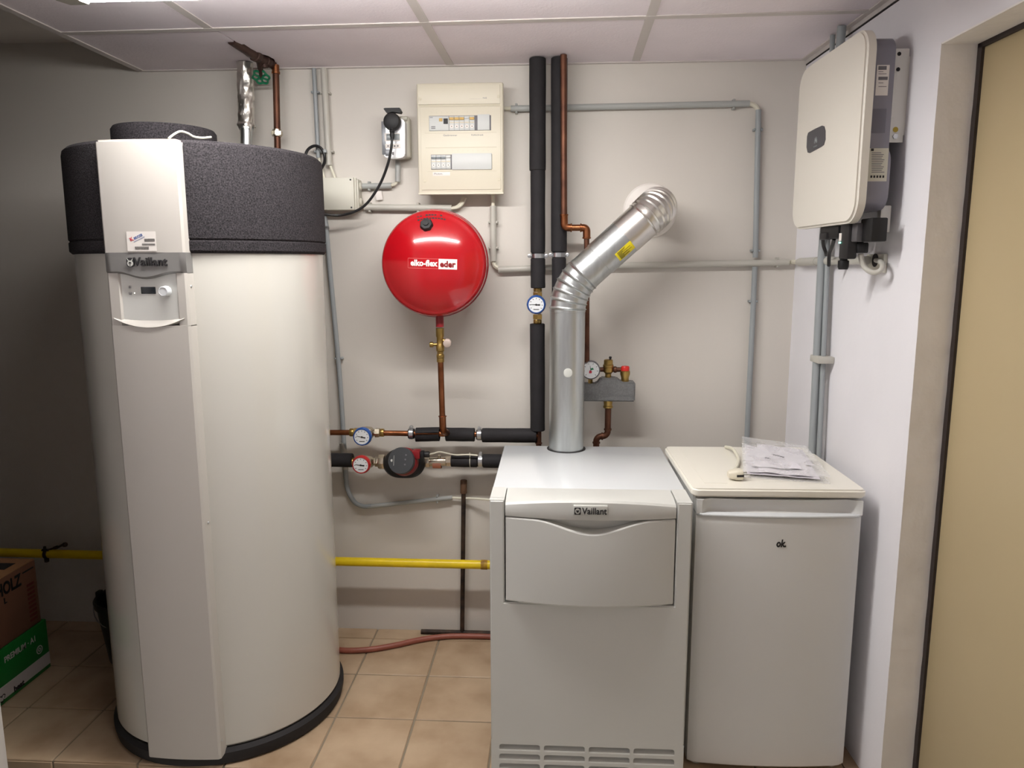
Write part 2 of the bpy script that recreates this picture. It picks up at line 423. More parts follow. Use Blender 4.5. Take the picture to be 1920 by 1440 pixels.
def rail(p, q, w=0.024, h=0.003, dz=0.0):
    bm = new(); d = (q - p); L = d.length; x = d.normalized(); y = V((-x.y, x.x, 0))
    R = Matrix(((x.x, y.x, 0, p.x), (x.y, y.y, 0, p.y), (0, 0, 1, p.z), (0, 0, 0, 1)))
    box(bm, (0, -w / 2, -0.001 + dz), (L, w / 2, h), R=R); box(bm, (0, -0.002, 0.0), (L, 0.002, 0.03), R=R)
    return obj('grid_rail', bm, 'rail', grid, flat=True)
for i in (1, 2, 3):
    rail(cg(CX[i], -1.0), cg(CX[i], 2.55 if i == 1 else 3.06), 0.03)
for j in range(1, 6): rail(cg(CX[0], rowsY[j]), V((0.952 + (WALL_Y - rowsY[j]) * .0384 - .01, cg(CX[4], rowsY[j]).y, ZC)), 0.030, dz=-.0006)
# edge trims
bm = new(); box(bm, (-1.668, -1.0, ZC - 0.002), (-1.640, 3.07, ZC + 0.006)); box(bm, (-1.668, -1.0, ZC), (-1.662, 3.07, 2.475)); struct('trim_1', bm, 'rail')
bm = new(); box(bm, (-1.64, WALL_Y - 0.016, ZC - 0.003), (0.95, WALL_Y, ZC + 0.006)); struct('trim_2', bm, 'rail')
bm = new(); box(bm, (0.0, 0.0, ZC - 0.016), (4.0, 0.004, ZC + 0.02), R=RM); box(bm, (0.0, 0.004, ZC - 0.002), (4.0, 0.022, ZC + 0.004), R=RM); struct('trim_3', bm, 'rail')
bm = new(); box(bm, (0.0, 0.0, ZC - 0.021), (4.0, 0.0015, ZC - 0.016), R=RM); struct('trim_4', bm, 'dark')
# casing whose edge shows at the bottom left corner
p = on(5.5, 1440, 1, 1.8)
bm = new(); box(bm, (p.x - 0.09, 1.78, -0.125), (p.x, 1.82, 2.3), 0.003); struct('trim_5', bm, 'post')

# ================================================================== LAMP
LX0, LX1, LY, LZ = -1.265, 0.30, 1.962, ZC
t = thing('batten_lamp', 'long tubular batten lamp on the ceiling, its grey end cap showing at the top left', 'lamp', ((LX0 + LX1) / 2, LY, LZ))
bm = new(); box(bm, (LX0 + .01, LY - 0.042, LZ - 0.079), (LX1 - .01, LY + 0.042, LZ - 0.001), 0.006); obj('housing', bm, 'lampgrey', t)
bm = new(); prof = [(LY - 0.040, LZ - 0.079), (LY - 0.040, LZ - 0.088), (LY - 0.034, LZ - 0.095), (LY, LZ - 0.099), (LY + 0.034, LZ - 0.095), (LY + 0.040, LZ - 0.088), (LY + 0.040, LZ - 0.079)]
loft(bm, [[V((x, a, b)) for a, b in prof] for x in (LX0 + .055, LX1 - .055)]); obj('diffuser', bm, 'lamp', t)
for sx, xa in ((1, LX0), (-1, LX1)):
    bm = new(); prof2 = [(LY + (a - LY) * 1.12, LZ - 0.001 if b > LZ - .080 else LZ + (b - LZ) * 1.05) for a, b in prof]
    xs = [xa, xa + sx * 0.012, xa + sx * .052, xa + sx * 0.062]
    loft(bm, [[V((x, LY + (a - LY) * s, LZ + (b - LZ) * (0.9 + .1 * s))) for a, b in prof2] for x, s in zip(xs, (.72, 1, 1, .95))]); obj('end_cap', bm, 'lampgrey', t)

# ================================================================== HOT WATER TANK WITH HEAT PUMP
TC = V((-1.18, 2.51, 0)); TR = 0.385
t = thing('water_heater', 'tall white cylindrical water heater with black top and flat front panel', 'water heater', (TC.x, TC.y, 0))
bm = new(); lathe(bm, [(0, 0.0), (0.375, 0.0), (0.392, 0.006), (0.397, 0.03), (0.397, 0.045), (0.385, 0.056), (0, 0.056)], TC, seg=96); obj('base_ring', bm, 'foamd', t)
bm = new(); lathe(bm, [(0, 0.054), (0.375, 0.054), (TR, 0.066), (TR, 1.640), (0, 1.640)], TC, seg=128); obj('body', bm, 'tank', t)
CR = 0.3975
bm = new(); lathe(bm, [(0, 1.630), (CR - .008, 1.630), (CR, 1.638), (CR, 1.664), (CR - .006, 1.670), (0, 1.670)], TC, seg=128); obj('lower_cap_band', bm, 'foam', t)
bm = new(); lathe(bm, [(0, 1.668), (CR - .005, 1.668), (CR, 1.673), (CR - .001, 1.925), (CR - .004, 1.938), (CR - .014, 1.947), (0, 1.950)], TC, seg=128); cap = obj('top_cap', bm, 'foam', t)
PC = V((-1.285, 2.50, 0))
bm = new(); lathe(bm, [(0, 1.948), (0.158, 1.948), (0.160, 1.965), (0.160, 2.025), (0.154, 2.034), (0, 2.036)], PC, seg=72); obj('air_duct_lid', bm, 'foam', t)
# front panel: a flat column in front of the curved shell
PX0, PX1, PY = -1.287, -1.0495, 2.105
def pcol(bm, z0, z1, px0=PX0, px1=PX1, y=PY, back=2.20, bulge=0.006, ch=0.006, n=10):
    ring = []
    for k in range(n + 1):
        u = k / n; x = px0 + ch + (px1 - px0 - 2 * ch) * u; ring.append((x, y - bulge * (1 - (2 * u - 1) ** 2)))
    ring = [(px0, back), (px0, y + ch)] + ring + [(px1, y + ch), (px1, back)]
    loft(bm, [[V((a, b, z)) for a, b in ring] for z in (z0, z1)])
Z_BAND0, Z_BAND1 = 1.573, 1.632
ZT = 1.943
# top section with a softly rounded upper rim
bm = new(); ringz = []
pcol(bm, Z_BAND1, ZT); bmesh.ops.recalc_face_normals(bm, faces=bm.faces[:])
ed = [e for e in bm.edges if all(abs(v.co.z - ZT) < 1e-5 for v in e.verts)]
bmesh.ops.bevel(bm, geom=ed, offset=0.006, segments=3, affect='EDGES'); obj('upper_front_panel', bm, 'pan', t)
# grey band with lower edge sagging in the middle
bm = new(); rings = []
N = 24
for k in range(N + 1):
    u = k / N; x = PX0 + (PX1 - PX0) * u; s = 2 * u - 1
    yb = PY - 0.004 * (1 - s * s) - 0.001
    sag = 0.016 * math.cos(min(abs(s) / 0.72, 1) * PI / 2) ** 2 if abs(s) < 0.72 else 0
    z0 = Z_BAND0 - sag; e = 0.006 if k in (0, N) else 0
    rings.append([V((x, 2.2, z0)), V((x, 2.2, Z_BAND1)), V((x, yb + e, Z_BAND1)), V((x, yb + e - 0.003 * (1 - s * s), z0 + .006)), V((x, yb + e + .004, z0))])
loft(bm, rings); band = obj('grey_band', bm, 'pangrey', t)
# lower section: side cheeks, recess, long plate
ZR0, ZR1 = 1.448, 1.574      # recess
bm = new(); pcol(bm, 0.045, ZR0 - 0.024)
obj('lower_front_panel', bm, 'pan', t)
bm = new(); pcol(bm, ZR0 - .026, Z_BAND0 + .001, PX0, PX0 + 0.044, bulge=0.0, ch=0.008); obj('recess_cheek', bm, 'pan', t)
bm = new(); pcol(bm, ZR0 - .026, Z_BAND0 + .001, PX1 - 0.034, PX1, bulge=0.0, ch=0.006); obj('recess_cheek', bm, 'pan', t)
bm = new(); rings = []
for k in range(N + 1):   # scooped ledge below the recess, smile shaped
    u = k / N; s = 2 * u - 1; x = PX0 + 0.014 + (PX1 - PX0 - .028) * u; dip = 0.026 * (1 - s * s) ** 1.0
    yf = PY - 0.006 * (1 - s * s) - 0.0025
    rings.append([V((x, 2.19, ZR0 - .001)), V((x, 2.118, ZR0 - .001)), V((x, yf + .004, ZR0 - 0.001 - dip * .75)), V((x, yf, ZR0 - 0.003 - dip)), V((x, yf + .006, ZR0 - .006 - dip)), V((x, 2.19, ZR0 - 0.03))])
loft(bm, rings); obj('recess_ledge', bm, 'pan', t)
bm = new(); box(bm, (PX0 + .030, 2.110, ZR0 - .01), (PX1 - .025, 2.15, ZR1 + .02)); cpn = obj('control_panel', bm, mat('light_grey_panel', (216, 216, 211), 0.4), t)
yp = 2.110
def tp(px, py, y=yp): return on(px, py, 1, y)
a, b = tp(264, 538), tp(292.5, 551)
bm = new(); box(bm, (a.x, yp - .0012, b.z), (b.x, yp + .002, a.z), 0.001); obj('display', bm, 'lcd', cpn)
k = tp(312, 546); bm = new(); lathe(bm, [(0, 0), (0.0160, 0), (0.0160, 0.003), (0.0150, 0.004), (0.0148, 0.018), (0.0138, 0.020), (0.0115, 0.0205), (0.0112, 0.0195), (0, 0.0197)], k, (0, -1, 0), 40); obj('rotary_knob', bm, 'white', cpn)
k = tp(252.3, 549.5); bm = new(); lathe(bm, [(0, 0), (.0016, 0), (.0012, .0012), (0, .0015)], k, (0, -1, 0), 10); obj('indicator_light', bm, 'led', cpn)
k = tp(243.5, 538.5)
bm = new()
for j in range(8):
    an = j * PI / 4; c = k + V((math.cos(an), 0, math.sin(an))) * .004
    box(bm, (c.x - .0007, yp - .0006, c.z - .0007), (c.x + .0007, yp, c.z + .0007))
lathe(bm, [(0, 0), (.0024, 0), (.0024, .0006), (0, .0006)], k, (0, -1, 0), 12)
k = tp(244.5, 550); box(bm, (k.x - .005, yp - .0006, k.z - .0008), (k.x + .005, yp, k.z + .0004)); box(bm, (k.x - .004, yp - .0006, k.z - .0036), (k.x + .004, yp, k.z - .0018)); box(bm, (k.x - .005, yp - .0006, k.z + .002), (k.x - .001, yp, k.z + .003)); box(bm, (k.x + .001, yp - .0006, k.z + .002), (k.x + .005, yp, k.z + .003))
obj('panel_icons', bm, 'inkgrey', cpn)
# lettering and emblem on the band
def band_warp(v): 
    u = (v.x - PX0) / (PX1 - PX0); s = 2 * u - 1; zz = (Z_BAND1 - v.z) / (Z_BAND1 - Z_BAND0)
    return V((v.x, PY - 0.004 * (1 - s * s) - .0025 - 0.003 * (1 - s * s) * zz + (v.y - PY), v.z))
k = on(276, 492, 1, PY - .015)
text('Vaillant', 0.0335, 'ink', band, V((k.x + .005, PY, k.z + .001)), (1, 0, 0), (0, 0, 1), bold=0.0006, ext=0.002, width=0.098, warp=band_warp, name='raised_lettering')
k = on(242, 492, 1, PY - .015); e0 = V((k.x, PY - .0095, k.z))
bm = new(); prism(bm, rrect(0.022, 0.026, 0.008), 0.004, FR(e0 + V((0, .004, 0)))); em = obj('emblem', bm, 'ink', band)
bm = new(); prism(bm, [(0.0085 * math.cos(q), 0.0085 * math.sin(q) - .003) for q in [i * PI / 10 for i in range(20)]], 0.0012, FR(e0 + V((0, .0002, 0))))
prism(bm, [(-.006, .004), (-.0085, .0115), (-.003, .005)], 0.0012, FR(e0 + V((0, .0002, 0)))); prism(bm, [(.006, .004), (.0085, .0115), (.003, .005)], 0.0012, FR(e0 + V((0, .0002, 0)))); obj('emblem_egg', bm, 'spot', em)
bm = new(); prism(bm, [(-.004, -.001), (0, .002), (.004, -.001), (.003, -.004), (0, -.0025), (-.003, -.004)], 0.0008, FR(e0 + V((0, -.0008, 0)))); prism(bm, [(-.001, -.009), (.001, -.009), (.001, -.005), (-.001, -.005)], 0.0008, FR(e0 + V((0, -.0008, 0)))); obj('emblem_hare', bm, 'ink', em)
# installer's sticker
k = on(265.5, 452.5, 1, PY - .006); so = V((k.x, PY - .0062, k.z)); 
bm = new(); prism(bm, rrect(0.085, 0.055, 0.001, 2), 0.0005, FR(so)); st = obj('sticker', bm, 'sticker', t, label='small white printed sticker above the grey band')
ca, sa = math.cos(.42), math.sin(.42); so2 = so + V((0, -.0007, 0))
text('REUTZER', 0.0095, 'blueink', st, so2 + V((-.009, 0, .0125)), (ca, 0, sa), (-sa, 0, ca), bold=0.0003, ext=.0002, width=.028, shear=.2)
text('K', 0.015, 'redink', st, so2 + V((-.0285, -.0002, .0055)), (ca, 0, sa), (-sa, 0, ca), bold=0.0003, ext=.0002)
bm = new(); dashes(bm, .040, .002, place(so2 + V((-.004, 0, .0065)), (ca, 0, sa), (-sa, 0, ca)), 1); obj('blue_print', bm, 'blueink', st)
bm = new(); dashes(bm, .030, .0085, FR(so2 + V((.024, 0, .0035))), 3, 1.0, seed=4); dashes(bm, .038, .0055, FR(so2 + V((.020, 0, -.0085))), 2, 1.0, seed=5); dashes(bm, .040, .0085, FR(so2 + V((.0, 0, -.0185))), 3, 1.0, seed=6); obj('small_print', bm, 'ink', st)
# screws in the side of the column
for py, px in ((537, 359), (980, 391), (1389, 415)):
    k = on(px, py, 0, PX1 + .001); k.y = max(min(k.y, 2.145), 2.12); k.x = PX1
    bm = new(); lathe(bm, [(0, 0), (.0042, 0), (.0045, .001), (.003, .0028), (0, .003)], k, (1, 0, 0), 14); obj('screw', bm, 'steel', t)

# thin pale cable looped over the cap
p1, p2 = on(323, 262, 1, 2.16), on(398, 258, 1, 2.28)
ZCAP = 1.952
pts = [V((-1.09, 2.14, ZCAP - .003)), on(326, 252, 1, 2.17), on(338, 246.5, 1, 2.19), on(352, 250, 1, 2.21), on(364, 256.5, 1, 2.225), on(380, 258.5, 1, 2.24), on(396, 257, 1, 2.26)]
bm = new(); tube(bm, smooth(pts), 0.0032, 8); tag(obj('sensor_cable', bm, 'cablew'), 'thin cream cable looped over the black top of the water heater', 'cable')

# ================================================================== BOILER
BX0, BX1, BY, BYB, BZ = -0.19, 0.409, 2.14, 2.83, 0.90
t = thing('gas_boiler', 'white floor-standing gas boiler with curved front flap and louvred foot', 'boiler', ((BX0 + BX1) / 2, (BY + BYB) / 2, 0))
PW = 0.044      # pillar width
ZF0 = 0.855     # lower edge of flap
bm = new()
for xa in (BX0, BX1 - .006):
    box(bm, (xa, BY + 0.030, 0.0), (xa + .006, BYB, .501)); box(bm, (xa, 2.274, .5), (xa + .006, BYB, BZ - .003))
    box(bm, (xa, BY + .0125, 0.0), (xa + .006, BY + .031, .124))
box(bm, (BX0, BYB - .01, 0.0), (BX1, BYB, BZ - .003)); box(bm, (BX0 + .01, BY + .12, 0.02), (BX1 - .01, BYB - .01, .1))
obj('side_panels', bm, 'boiler', t)
bm = new()   # top plate: full width behind, narrower between the pillars
FLX0, FLX1 = BX0 + PW + .003, BX1 - PW - .003
HC = V((0.142, 2.648, 0))  # flue
box(bm, (BX0 - .001, 2.27, BZ - .016), (BX1 + .001, BYB, BZ + .001), 0.004); obj('top_plate', bm, 'white', t)
for xa, xb in ((BX0, BX0 + PW), (BX1 - PW, BX1)):
    bm = new(); box(bm, (xa, BY + .028, 0.50), (xb, 2.275, BZ + .003)); obj('corner_pillar', bm, 'boiler', t)
bm = new(); ZPf = .5805
prism(bm, [(BX0, .124), (BX1, .124), (BX1, BZ + .003), (BX1 - PW, BZ + .003), (BX1 - PW, ZPf), (BX0 + PW, ZPf), (BX0 + PW, BZ + .003), (BX0, BZ + .003)], .030, FR(V((0, BY + .030, 0))))
bmesh.ops.recalc_face_normals(bm, faces=bm.faces[:])
ed = [e for e in bm.edges if all(abs(v.co.y - BY) < 1e-5 for v in e.verts) and not all(abs(v.co.z - .124) < 1e-5 for v in e.verts)]
bmesh.ops.bevel(bm, geom=ed, offset=.004, segments=3, affect='EDGES'); obj('front_frame', bm, 'boiler', t)

# flap
bm = new(); rings = []; N = 28
def blg(s, k=0.030): return BY + .004 - k * (1 - s * s)
for k in range(N + 1):
    u = k / N; s = 2 * u - 1; x = FLX0 + (FLX1 - FLX0) * u; arch = 0.020 * (1 - s * s)
    yf = blg(s); zt = BZ - 0.006 + arch
    rings.append([V((x, 2.272, BZ - .012)), V((x, 2.272, BZ + .002)), V((x, 2.20, BZ + .001 + arch * .35)), V((x, yf + .022, zt + .0015)), V((x, yf + .006, zt)), V((x, yf, zt - .006)), V((x, yf - .004, ZF0 + .02)), V((x, yf - .001, ZF0)), V((x, yf + .02, ZF0 - .001)), V((x, 2.26, ZF0))])
loft(bm, rings); flap = obj('front_flap', bm, 'boiler', t, sharp=28)
# scoop behind the grip and dark joint gap
bm = new(); box(bm, (FLX0 + .002, BY + .036, 0.79), (FLX1 - .002, BY + .045, 0.87)); obj('grip_recess', bm, 'boiler', t)
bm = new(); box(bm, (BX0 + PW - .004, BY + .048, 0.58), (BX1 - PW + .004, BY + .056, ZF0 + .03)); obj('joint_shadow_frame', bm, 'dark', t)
# lower door with smile-shaped upper edge
ZP0 = 0.585
bm = new(); rings = []; N = 56
for k in range(N + 1):
    u = k / N; s = 2 * u - 1; x = FLX0 + .001 + (FLX1 - FLX0 - .002) * u
    yf = blg(s, 0.034) - .001; q = min(abs(s - .02) / 0.72, 1); dip = 0.0385 * (math.cos(q * PI) * .5 + .5) ** 1.05
    zt = ZF0 - 0.0035 - dip
    e = 0 if dip < .001 else 1
    rings.append([V((x, BY + .03 + .004, ZP0)), V((x, BY + .034, zt + .002 * e)), V((x, yf + .012, zt + .001 * e)), V((x, yf + .003, zt)), V((x, yf, zt - .004)), V((x, yf - .006 * (1 - s * s), 0.72)), V((x, yf - .002, ZP0 + .006)), V((x, yf + .003, ZP0))])
loft(bm, rings); obj('lower_door', bm, 'boiler', t, sharp=28)
bm = new(); rings = []
for k in range(29):
    u = k / 28; s = 2 * u - 1; x = FLX0 + (FLX1 - FLX0) * u; yf = blg(s, .012)
    rings.append([V((x, BY + .05, 0.78)), V((x, BY + .05, ZF0 + .006)), V((x, BY + .012 - .02 * (1 - s * s), ZF0 + .006)), V((x, BY + .020 - .02 * (1 - s * s), 0.83)), V((x, BY + .028, .80))])
loft(bm, rings); obj('grip_scoop', bm, 'boiler', t)
# skirt below the door
# louvred foot: plate with rounded openings, a slat behind each
def slot_plate(bm, cells, y, depth):
    for (x0, x1, z0, z1, ax0, ax1, az0, az1, r) in cells:
        inner, outer = [], []
        for (cx, cz, a0, ox, oz) in ((ax1 - r, az1 - r, 0, x1, z1), (ax0 + r, az1 - r, 90, x0, z1), (ax0 + .001, az0 + .001, 180, x0, z0), (ax1 - .001, az0 + .001, 270, x1, z0)):
            rr = r if az1 - r == cz else .001
            for k in range(5):
                an = math.radians(a0 + 22.5 * k); inner.append((cx + rr * math.cos(an), cz + rr * math.sin(an)))
            pa, pb = ((ox, cz), (cx, oz)) if a0 in (0, 180) else ((cx, oz), (ox, cz))
            outer += [pa, ((pa[0] + ox) / 2, (pa[1] + oz) / 2), (ox, oz), ((pb[0] + ox) / 2, (pb[1] + oz) / 2), pb]
        n = len(inner)
        vi = [bm.verts.new((a, y, b)) for a, b in inner]; vo = [bm.verts.new((a, y, b)) for a, b in outer]; vb = [bm.verts.new((a, y + depth, b)) for a, b in inner]
        for k in range(n):
            k2 = (k + 1) % n
            bm.faces.new((vi[k], vi[k2], vo[k2], vo[k])); bm.faces.new((vi[k2], vi[k], vb[k], vb[k2]))
cols = [(936, 1012.5), (1020, 1096.5), (1104, 1181), (1188, 1265)]
rowz = [(0.1075, 0.0865), (0.0745, 0.0535), (0.0415, 0.0205)]
cells = []; slats = []
xe = [BX0 + .0]; xs = [(on(a, 1402, 1, BY).x, on(b, 1402, 1, BY).x) for a, b in cols]
xb = [BX0] + [(xs[i][1] + xs[i + 1][0]) / 2 for i in range(3)] + [BX1]
zb = [0.124, 0.0805, 0.0475, 0.0]
for i in range(4):
    for j in range(3):
        cells.append((xb[i], xb[i + 1], zb[j + 1], zb[j], xs[i][0], xs[i][1], rowz[j][1], rowz[j][0], 0.008))
bm = new(); slot_plate(bm, cells, BY, .012); bmesh.ops.remove_doubles(bm, verts=bm.verts[:], dist=1e-5); obj('louvred_foot', bm, 'boiler', t)
for i in range(4):
    for j in range(3):
        bm = new(); x0, x1 = xs[i]; z0, z1 = rowz[j][1], rowz[j][0]
        loft(bm, [[V((x, BY + .001, z0 - .001)), V((x, BY + .0012, z0 + .0035)), V((x, BY + .016, z0 + .008)), V((x, BY + .030, z1 + .004)), V((x, BY + .034, z1 + .002)), V((x, BY + .020, z0 - .001))] for x in (x0 - .001, x1 + .001)])
        obj('louvre_slat', bm, 'boiler', t)
# badge
k = on(1107, 957, 1, BY - .028); yb = BY - .0305
bm = new(); box(bm, (k.x - .0495, yb - .004, k.z - .0145), (k.x + .0495, yb + .006, k.z + .0155), 0.0015); bd = obj('badge', bm, 'spot', flap)
text('Vaillant', 0.0285, 'ink', bd, V((k.x + .0115, yb - .0048, k.z - .001)), (1, 0, 0), (0, 0, 1), bold=0.0004, ext=.0006, width=0.072)
bm = new(); e0 = V((k.x - .0375, yb - .004, k.z - .0005))
prism(bm, rrect(0.0185, 0.0215, 0.002), 0.001, FR(e0)); em = obj('emblem', bm, 'ink', bd)
bm = new()
prism(bm, [(0.0072 * math.cos(q) * 1.05, 0.0085 * math.sin(q)) for q in [i * PI / 8 for i in range(16)]], 0.0006, FR(e0 + V((0, -.001, 0)))); o2 = obj('emblem_egg', bm, 'spot', em)
bm = new(); prism(bm, [(-.0045, .004), (-.0015, .002), (0, .003), (.0015, .002), (.0045, .004), (.0035, -.001), (.002, -.004), (-.002, -.004), (-.0035, -.001)], 0.0004, FR(e0 + V((0, -.0017, 0)))); obj('emblem_hare', bm, 'ink', em)

# ================================================================== FLUE
t = thing('flue_pipe', 'shiny galvanised flue pipe rising from the boiler and bending up into the wall', 'flue', (HC.x, HC.y, BZ))
q = on(1064, 849, 2, BZ + .001); FY = q.y + 0.066; FX = on(1062, 800, 1, FY).x; FRd = 0.0655
P0 = V((FX, FY, BZ)); P1 = on(1066.5, 541, 1, FY); P1.x = FX
P2 = on(1237, 385, 1, FY - .0)
P3 = B(1212, 396, 0.0); P3 = V((P2.x, WALL_Y, P2.z))
du = V((0, 0, 1)); dd = (P2 - P1).normalized()
ang = du.angle(dd); tl = 0.085                 # tangent length of the first elbow
E0, E1 = P1 - du * tl, P1 + dd * tl
bm = new(); rings = []
lathe(bm, [(FRd, -0.12), (FRd, (E0 - P0).length - .001), (FRd + .0015, (E0 - P0).length), (FRd - .004, (E0 - P0).length + .001)], P0, du, 64); lower = obj('lower_pipe', bm, 'galv', t)
bm = new(); lathe(bm, [(FRd + .001, -0.0), (FRd + .008, .0), (FRd + .008, .0025), (FRd + .001, .0025)], P0, du, 64); obj('flue_collar', bm, 'dark', t)
def elbow(bm, a, corner, b, r, nr, amp, n=72, seg=64, grow=0.0, skip=0.0):
    pts = fillet([a, corner, b], 5.0, n)   # limited by segment length: one arc
    pts = fillet([a - (corner - a) * 0, corner, b], 5.0, n)
    # exact arc between a and b
    u, v = (a - corner), (b - corner); an = u.angle(v); d = u.length; R = d * math.tan(an / 2)
    bis = (u.normalized() + v.normalized()).normalized(); cen = corner + bis * (R / math.sin(an / 2)); e0, e1 = a - cen, b - cen; tot = e0.angle(e1)
    P = [cen + (e0 * math.sin((1 - k / n) * tot) + e1 * math.sin(k / n * tot)) / math.sin(tot) for k in range(n + 1)]
    def rf(t):
        t2 = (t - skip) / (1 - 2 * skip)
        if t2 < 0 or t2 > 1: return r + grow
        ph = (t2 * nr) % 1.0; x = abs(ph - .5)
        return r + grow + (amp * (1 - x / .16) if x < .16 else 0)
    tube(bm, P, r, seg, rfun=rf, caps=False)
bm = new(); elbow(bm, E0, P1, E1, FRd, 6, 0.0042, n=84, grow=.001); obj('lower_elbow', bm, 'galv', t)
# diagonal sleeves
Ld = (P2 - P1).length
tl2 = 0.085
F0 = P2 - dd * tl2; F1 = P2 + V((0, tl2, 0))
Ls = (F0 - E1).length
bm = new(); lathe(bm, [(FRd, -.002), (FRd, Ls * .26), (FRd + .0018, Ls * .262), (FRd + .0018, Ls * .72), (FRd + .0002, Ls * .722)], E1, dd, 64); mid = obj('middle_sleeve', bm, 'galv', t)
bm = new(); lathe(bm, [(FRd - .002, Ls * .70), (FRd + .0032, Ls * .702), (FRd + .0032, Ls * 1.02)], E1, dd, 64); obj('upper_sleeve', bm, 'galv2', t)
bm = new(); elbow(bm, F0, P2, F1, FRd + .003, 9, 0.0042, n=108, grow=.0005); obj('upper_elbow', bm, 'galv2', t)
bm = new(); cyl(bm, F1, P3, FRd + .001, 48); obj('wall_stub', bm, 'galv2', t)
bm = new(); lathe(bm, [(0.05, 0.0), (0.105, 0.0), (0.106, 0.003), (0.100, 0.010), (0.080, 0.013), (FRd, 0.014)], V((P2.x, WALL_Y - .0005, P2.z)), (0, -1, 0), 72); obj('wall_rosette', bm, 'rosette', t)
# yellow sticker on the sleeve, bent round it
def on_cyl(c0, ax, R, h, ang): # ang measured from camera side
    x, y, a = frame(ax)
    return c0 + a * h + (V((0, -1, 0)) * math.cos(ang) + a.cross(V((0, -1, 0))).normalized() * math.sin(ang)) * R
def cyl_patch(bm, c0, ax, R, h0, h1, a0, a1, n=8, th=.0006):
    rings = []
    for k in range(n + 1):
        an = a0 + (a1 - a0) * k / n
        rings.append([on_cyl(c0, ax, R, h0, an), on_cyl(c0, ax, R + th, h0, an), on_cyl(c0, ax, R + th, h1, an), on_cyl(c0, ax, R, h1, an)])
    loft(bm, rings)
sg = 1
side = dd.cross(V((0, -1, 0))).normalized()
if side.x < 0: sg = -1
bm = new(); cyl_patch(bm, E1, dd, FRd + .0022, Ls * .44, Ls * .44 + .078, sg * .30, sg * .86); ys = obj('yellow_sticker', bm, 'yellow', t)
bm = new()
rr = random.Random(9)
for k in range(11):
    a0 = .34 + k * .046; h = Ls * .44 + .008; L = rr.uniform(.25, .95) * .062
    if k > 2: h = Ls * .44 + .008
    cyl_patch(bm, E1, dd, FRd + .0027, h, h + L, sg * a0, sg * (a0 + .018), 1)
obj('sticker_print', bm, 'ink', ys)
k = on(1065, 699, 1, FY - FRd); bm = new(); lathe(bm, [(0, 0.0), (.0165, 0), (.0165, .002), (.014, .003), (0, .003)], V((k.x, FY - FRd - .0, k.z)) + V((0, .0005, 0)), V((k.x - FX, -FRd, 0)), 28); obj('measuring_plug', bm, 'spot', t)

# ================================================================== FRIDGE
FZ = 0.925; fx0, fx1 = 0.419, 0.934; fy0 = 2.213; fyb = 2.735
rotF = math.radians(0.8); RF = Matrix.Translation((fx0, fy0, 0)) @ Matrix.Rotation(rotF, 4, 'Z')
FW = 0.522
t = thing('refrigerator', 'low white refrigerator between the boiler and the right wall', 'refrigerator', RF @ V((FW / 2, .27, 0)))
bm = new(); box(bm, (0.014, 0.055, 0.025), (FW - 0.010, 0.53, FZ - .026), 0.004, R=RF); obj('cabinet', bm, 'fridge', t)
bm = new(); prism(bm, rrect(FW, 0.535, 0.022, 6, FW / 2, 0.2675), 0.026, RF @ Matrix.Translation((0, 0, FZ - .026)))
bmesh.ops.recalc_face_normals(bm, faces=bm.faces[:])
ed = [e for e in bm.edges if abs(e.verts[0].co.z - e.verts[1].co.z) < 1e-5]
bmesh.ops.bevel(bm, geom=ed, offset=0.006, segments=3, affect='EDGES'); lid = obj('worktop_lid', bm, 'lid', t)
bm = new(); box(bm, (.05, .06, FZ - .0005), (.0525, .49, FZ + .0008), R=RF); box(bm, (.05, .06, FZ - .0005), (.12, .0625, FZ + .0008), R=RF); obj('lid_moulding', bm, 'lid', lid)
# door: bulged, with a grip recess on top
dx0, dx1 = 0.016, FW - 0.012; ZG0, ZG1 = 0.853, 0.893; ZG0, ZG1 = 0.848, 0.892
def dyf(s): return -0.004 - 0.016 * (1 - s * s)
bm = new(); rings = []; N = 32
for k in range(N + 1):
    u = k / N; s = 2 * u - 1; e = 0.010 * (1 if k in (0, N) else 0) + 0.002 * (1 if k in (1, N - 1) else 0)
    x = dx0 + (dx1 - dx0) * (u if 0 < k < N else u); y = dyf(s) + e
    rings.append([RF @ V((x, .05, .016)), RF @ V((x, .05, ZG0 - .004)), RF @ V((x, y + .004, ZG0 - .004)), RF @ V((x, y + .0005, ZG0 - .010)), RF @ V((x, y, ZG0 - .03)), RF @ V((x, y, .022)), RF @ V((x, y + .006, .016))])
loft(bm, rings); dr = obj('door', bm, 'fridge', t, sharp=30)
bm = new(); rings = []
for k in range(N + 1):   # lip
    u = k / N; s = 2 * u - 1; x = dx0 + (dx1 - dx0) * u; y = dyf(s) - .003 + (0.010 if k in (0, N) else 0)
    rings.append([RF @ V((x, .05, ZG0 - .006)), RF @ V((x, .05, ZG0 + .002)), RF @ V((x, y + .002, ZG0 + .002)), RF @ V((x, y, ZG0)), RF @ V((x, y, ZG0 - .004)), RF @ V((x, y + .002, ZG0 - .006))])
loft(bm, rings); obj('grip_lip', bm, 'white', dr, sharp=60)
bm = new(); rings = []
for k in range(N + 1):   # recessed grip band
    u = k / N; x = dx0 + (dx1 - dx0) * u; s = 2 * u - 1
    dep = 0.030 * min(1, max(0, (u - .035) / .05)) ** .6 * min(1, max(0, (1 - u) / .09)) ** 1.2
    y = dyf(s) + .002 + dep
    rings.append([RF @ V((x, .052, ZG0)), RF @ V((x, .052, ZG1)), RF @ V((x, y - dep * .35, ZG1)), RF @ V((x, y - dep * .15, ZG1 - .004)), RF @ V((x, y, ZG0 + .016)), RF @ V((x, y - dep * .1, ZG0 + .006)), RF @ V((x, y - dep * .3, ZG0))])
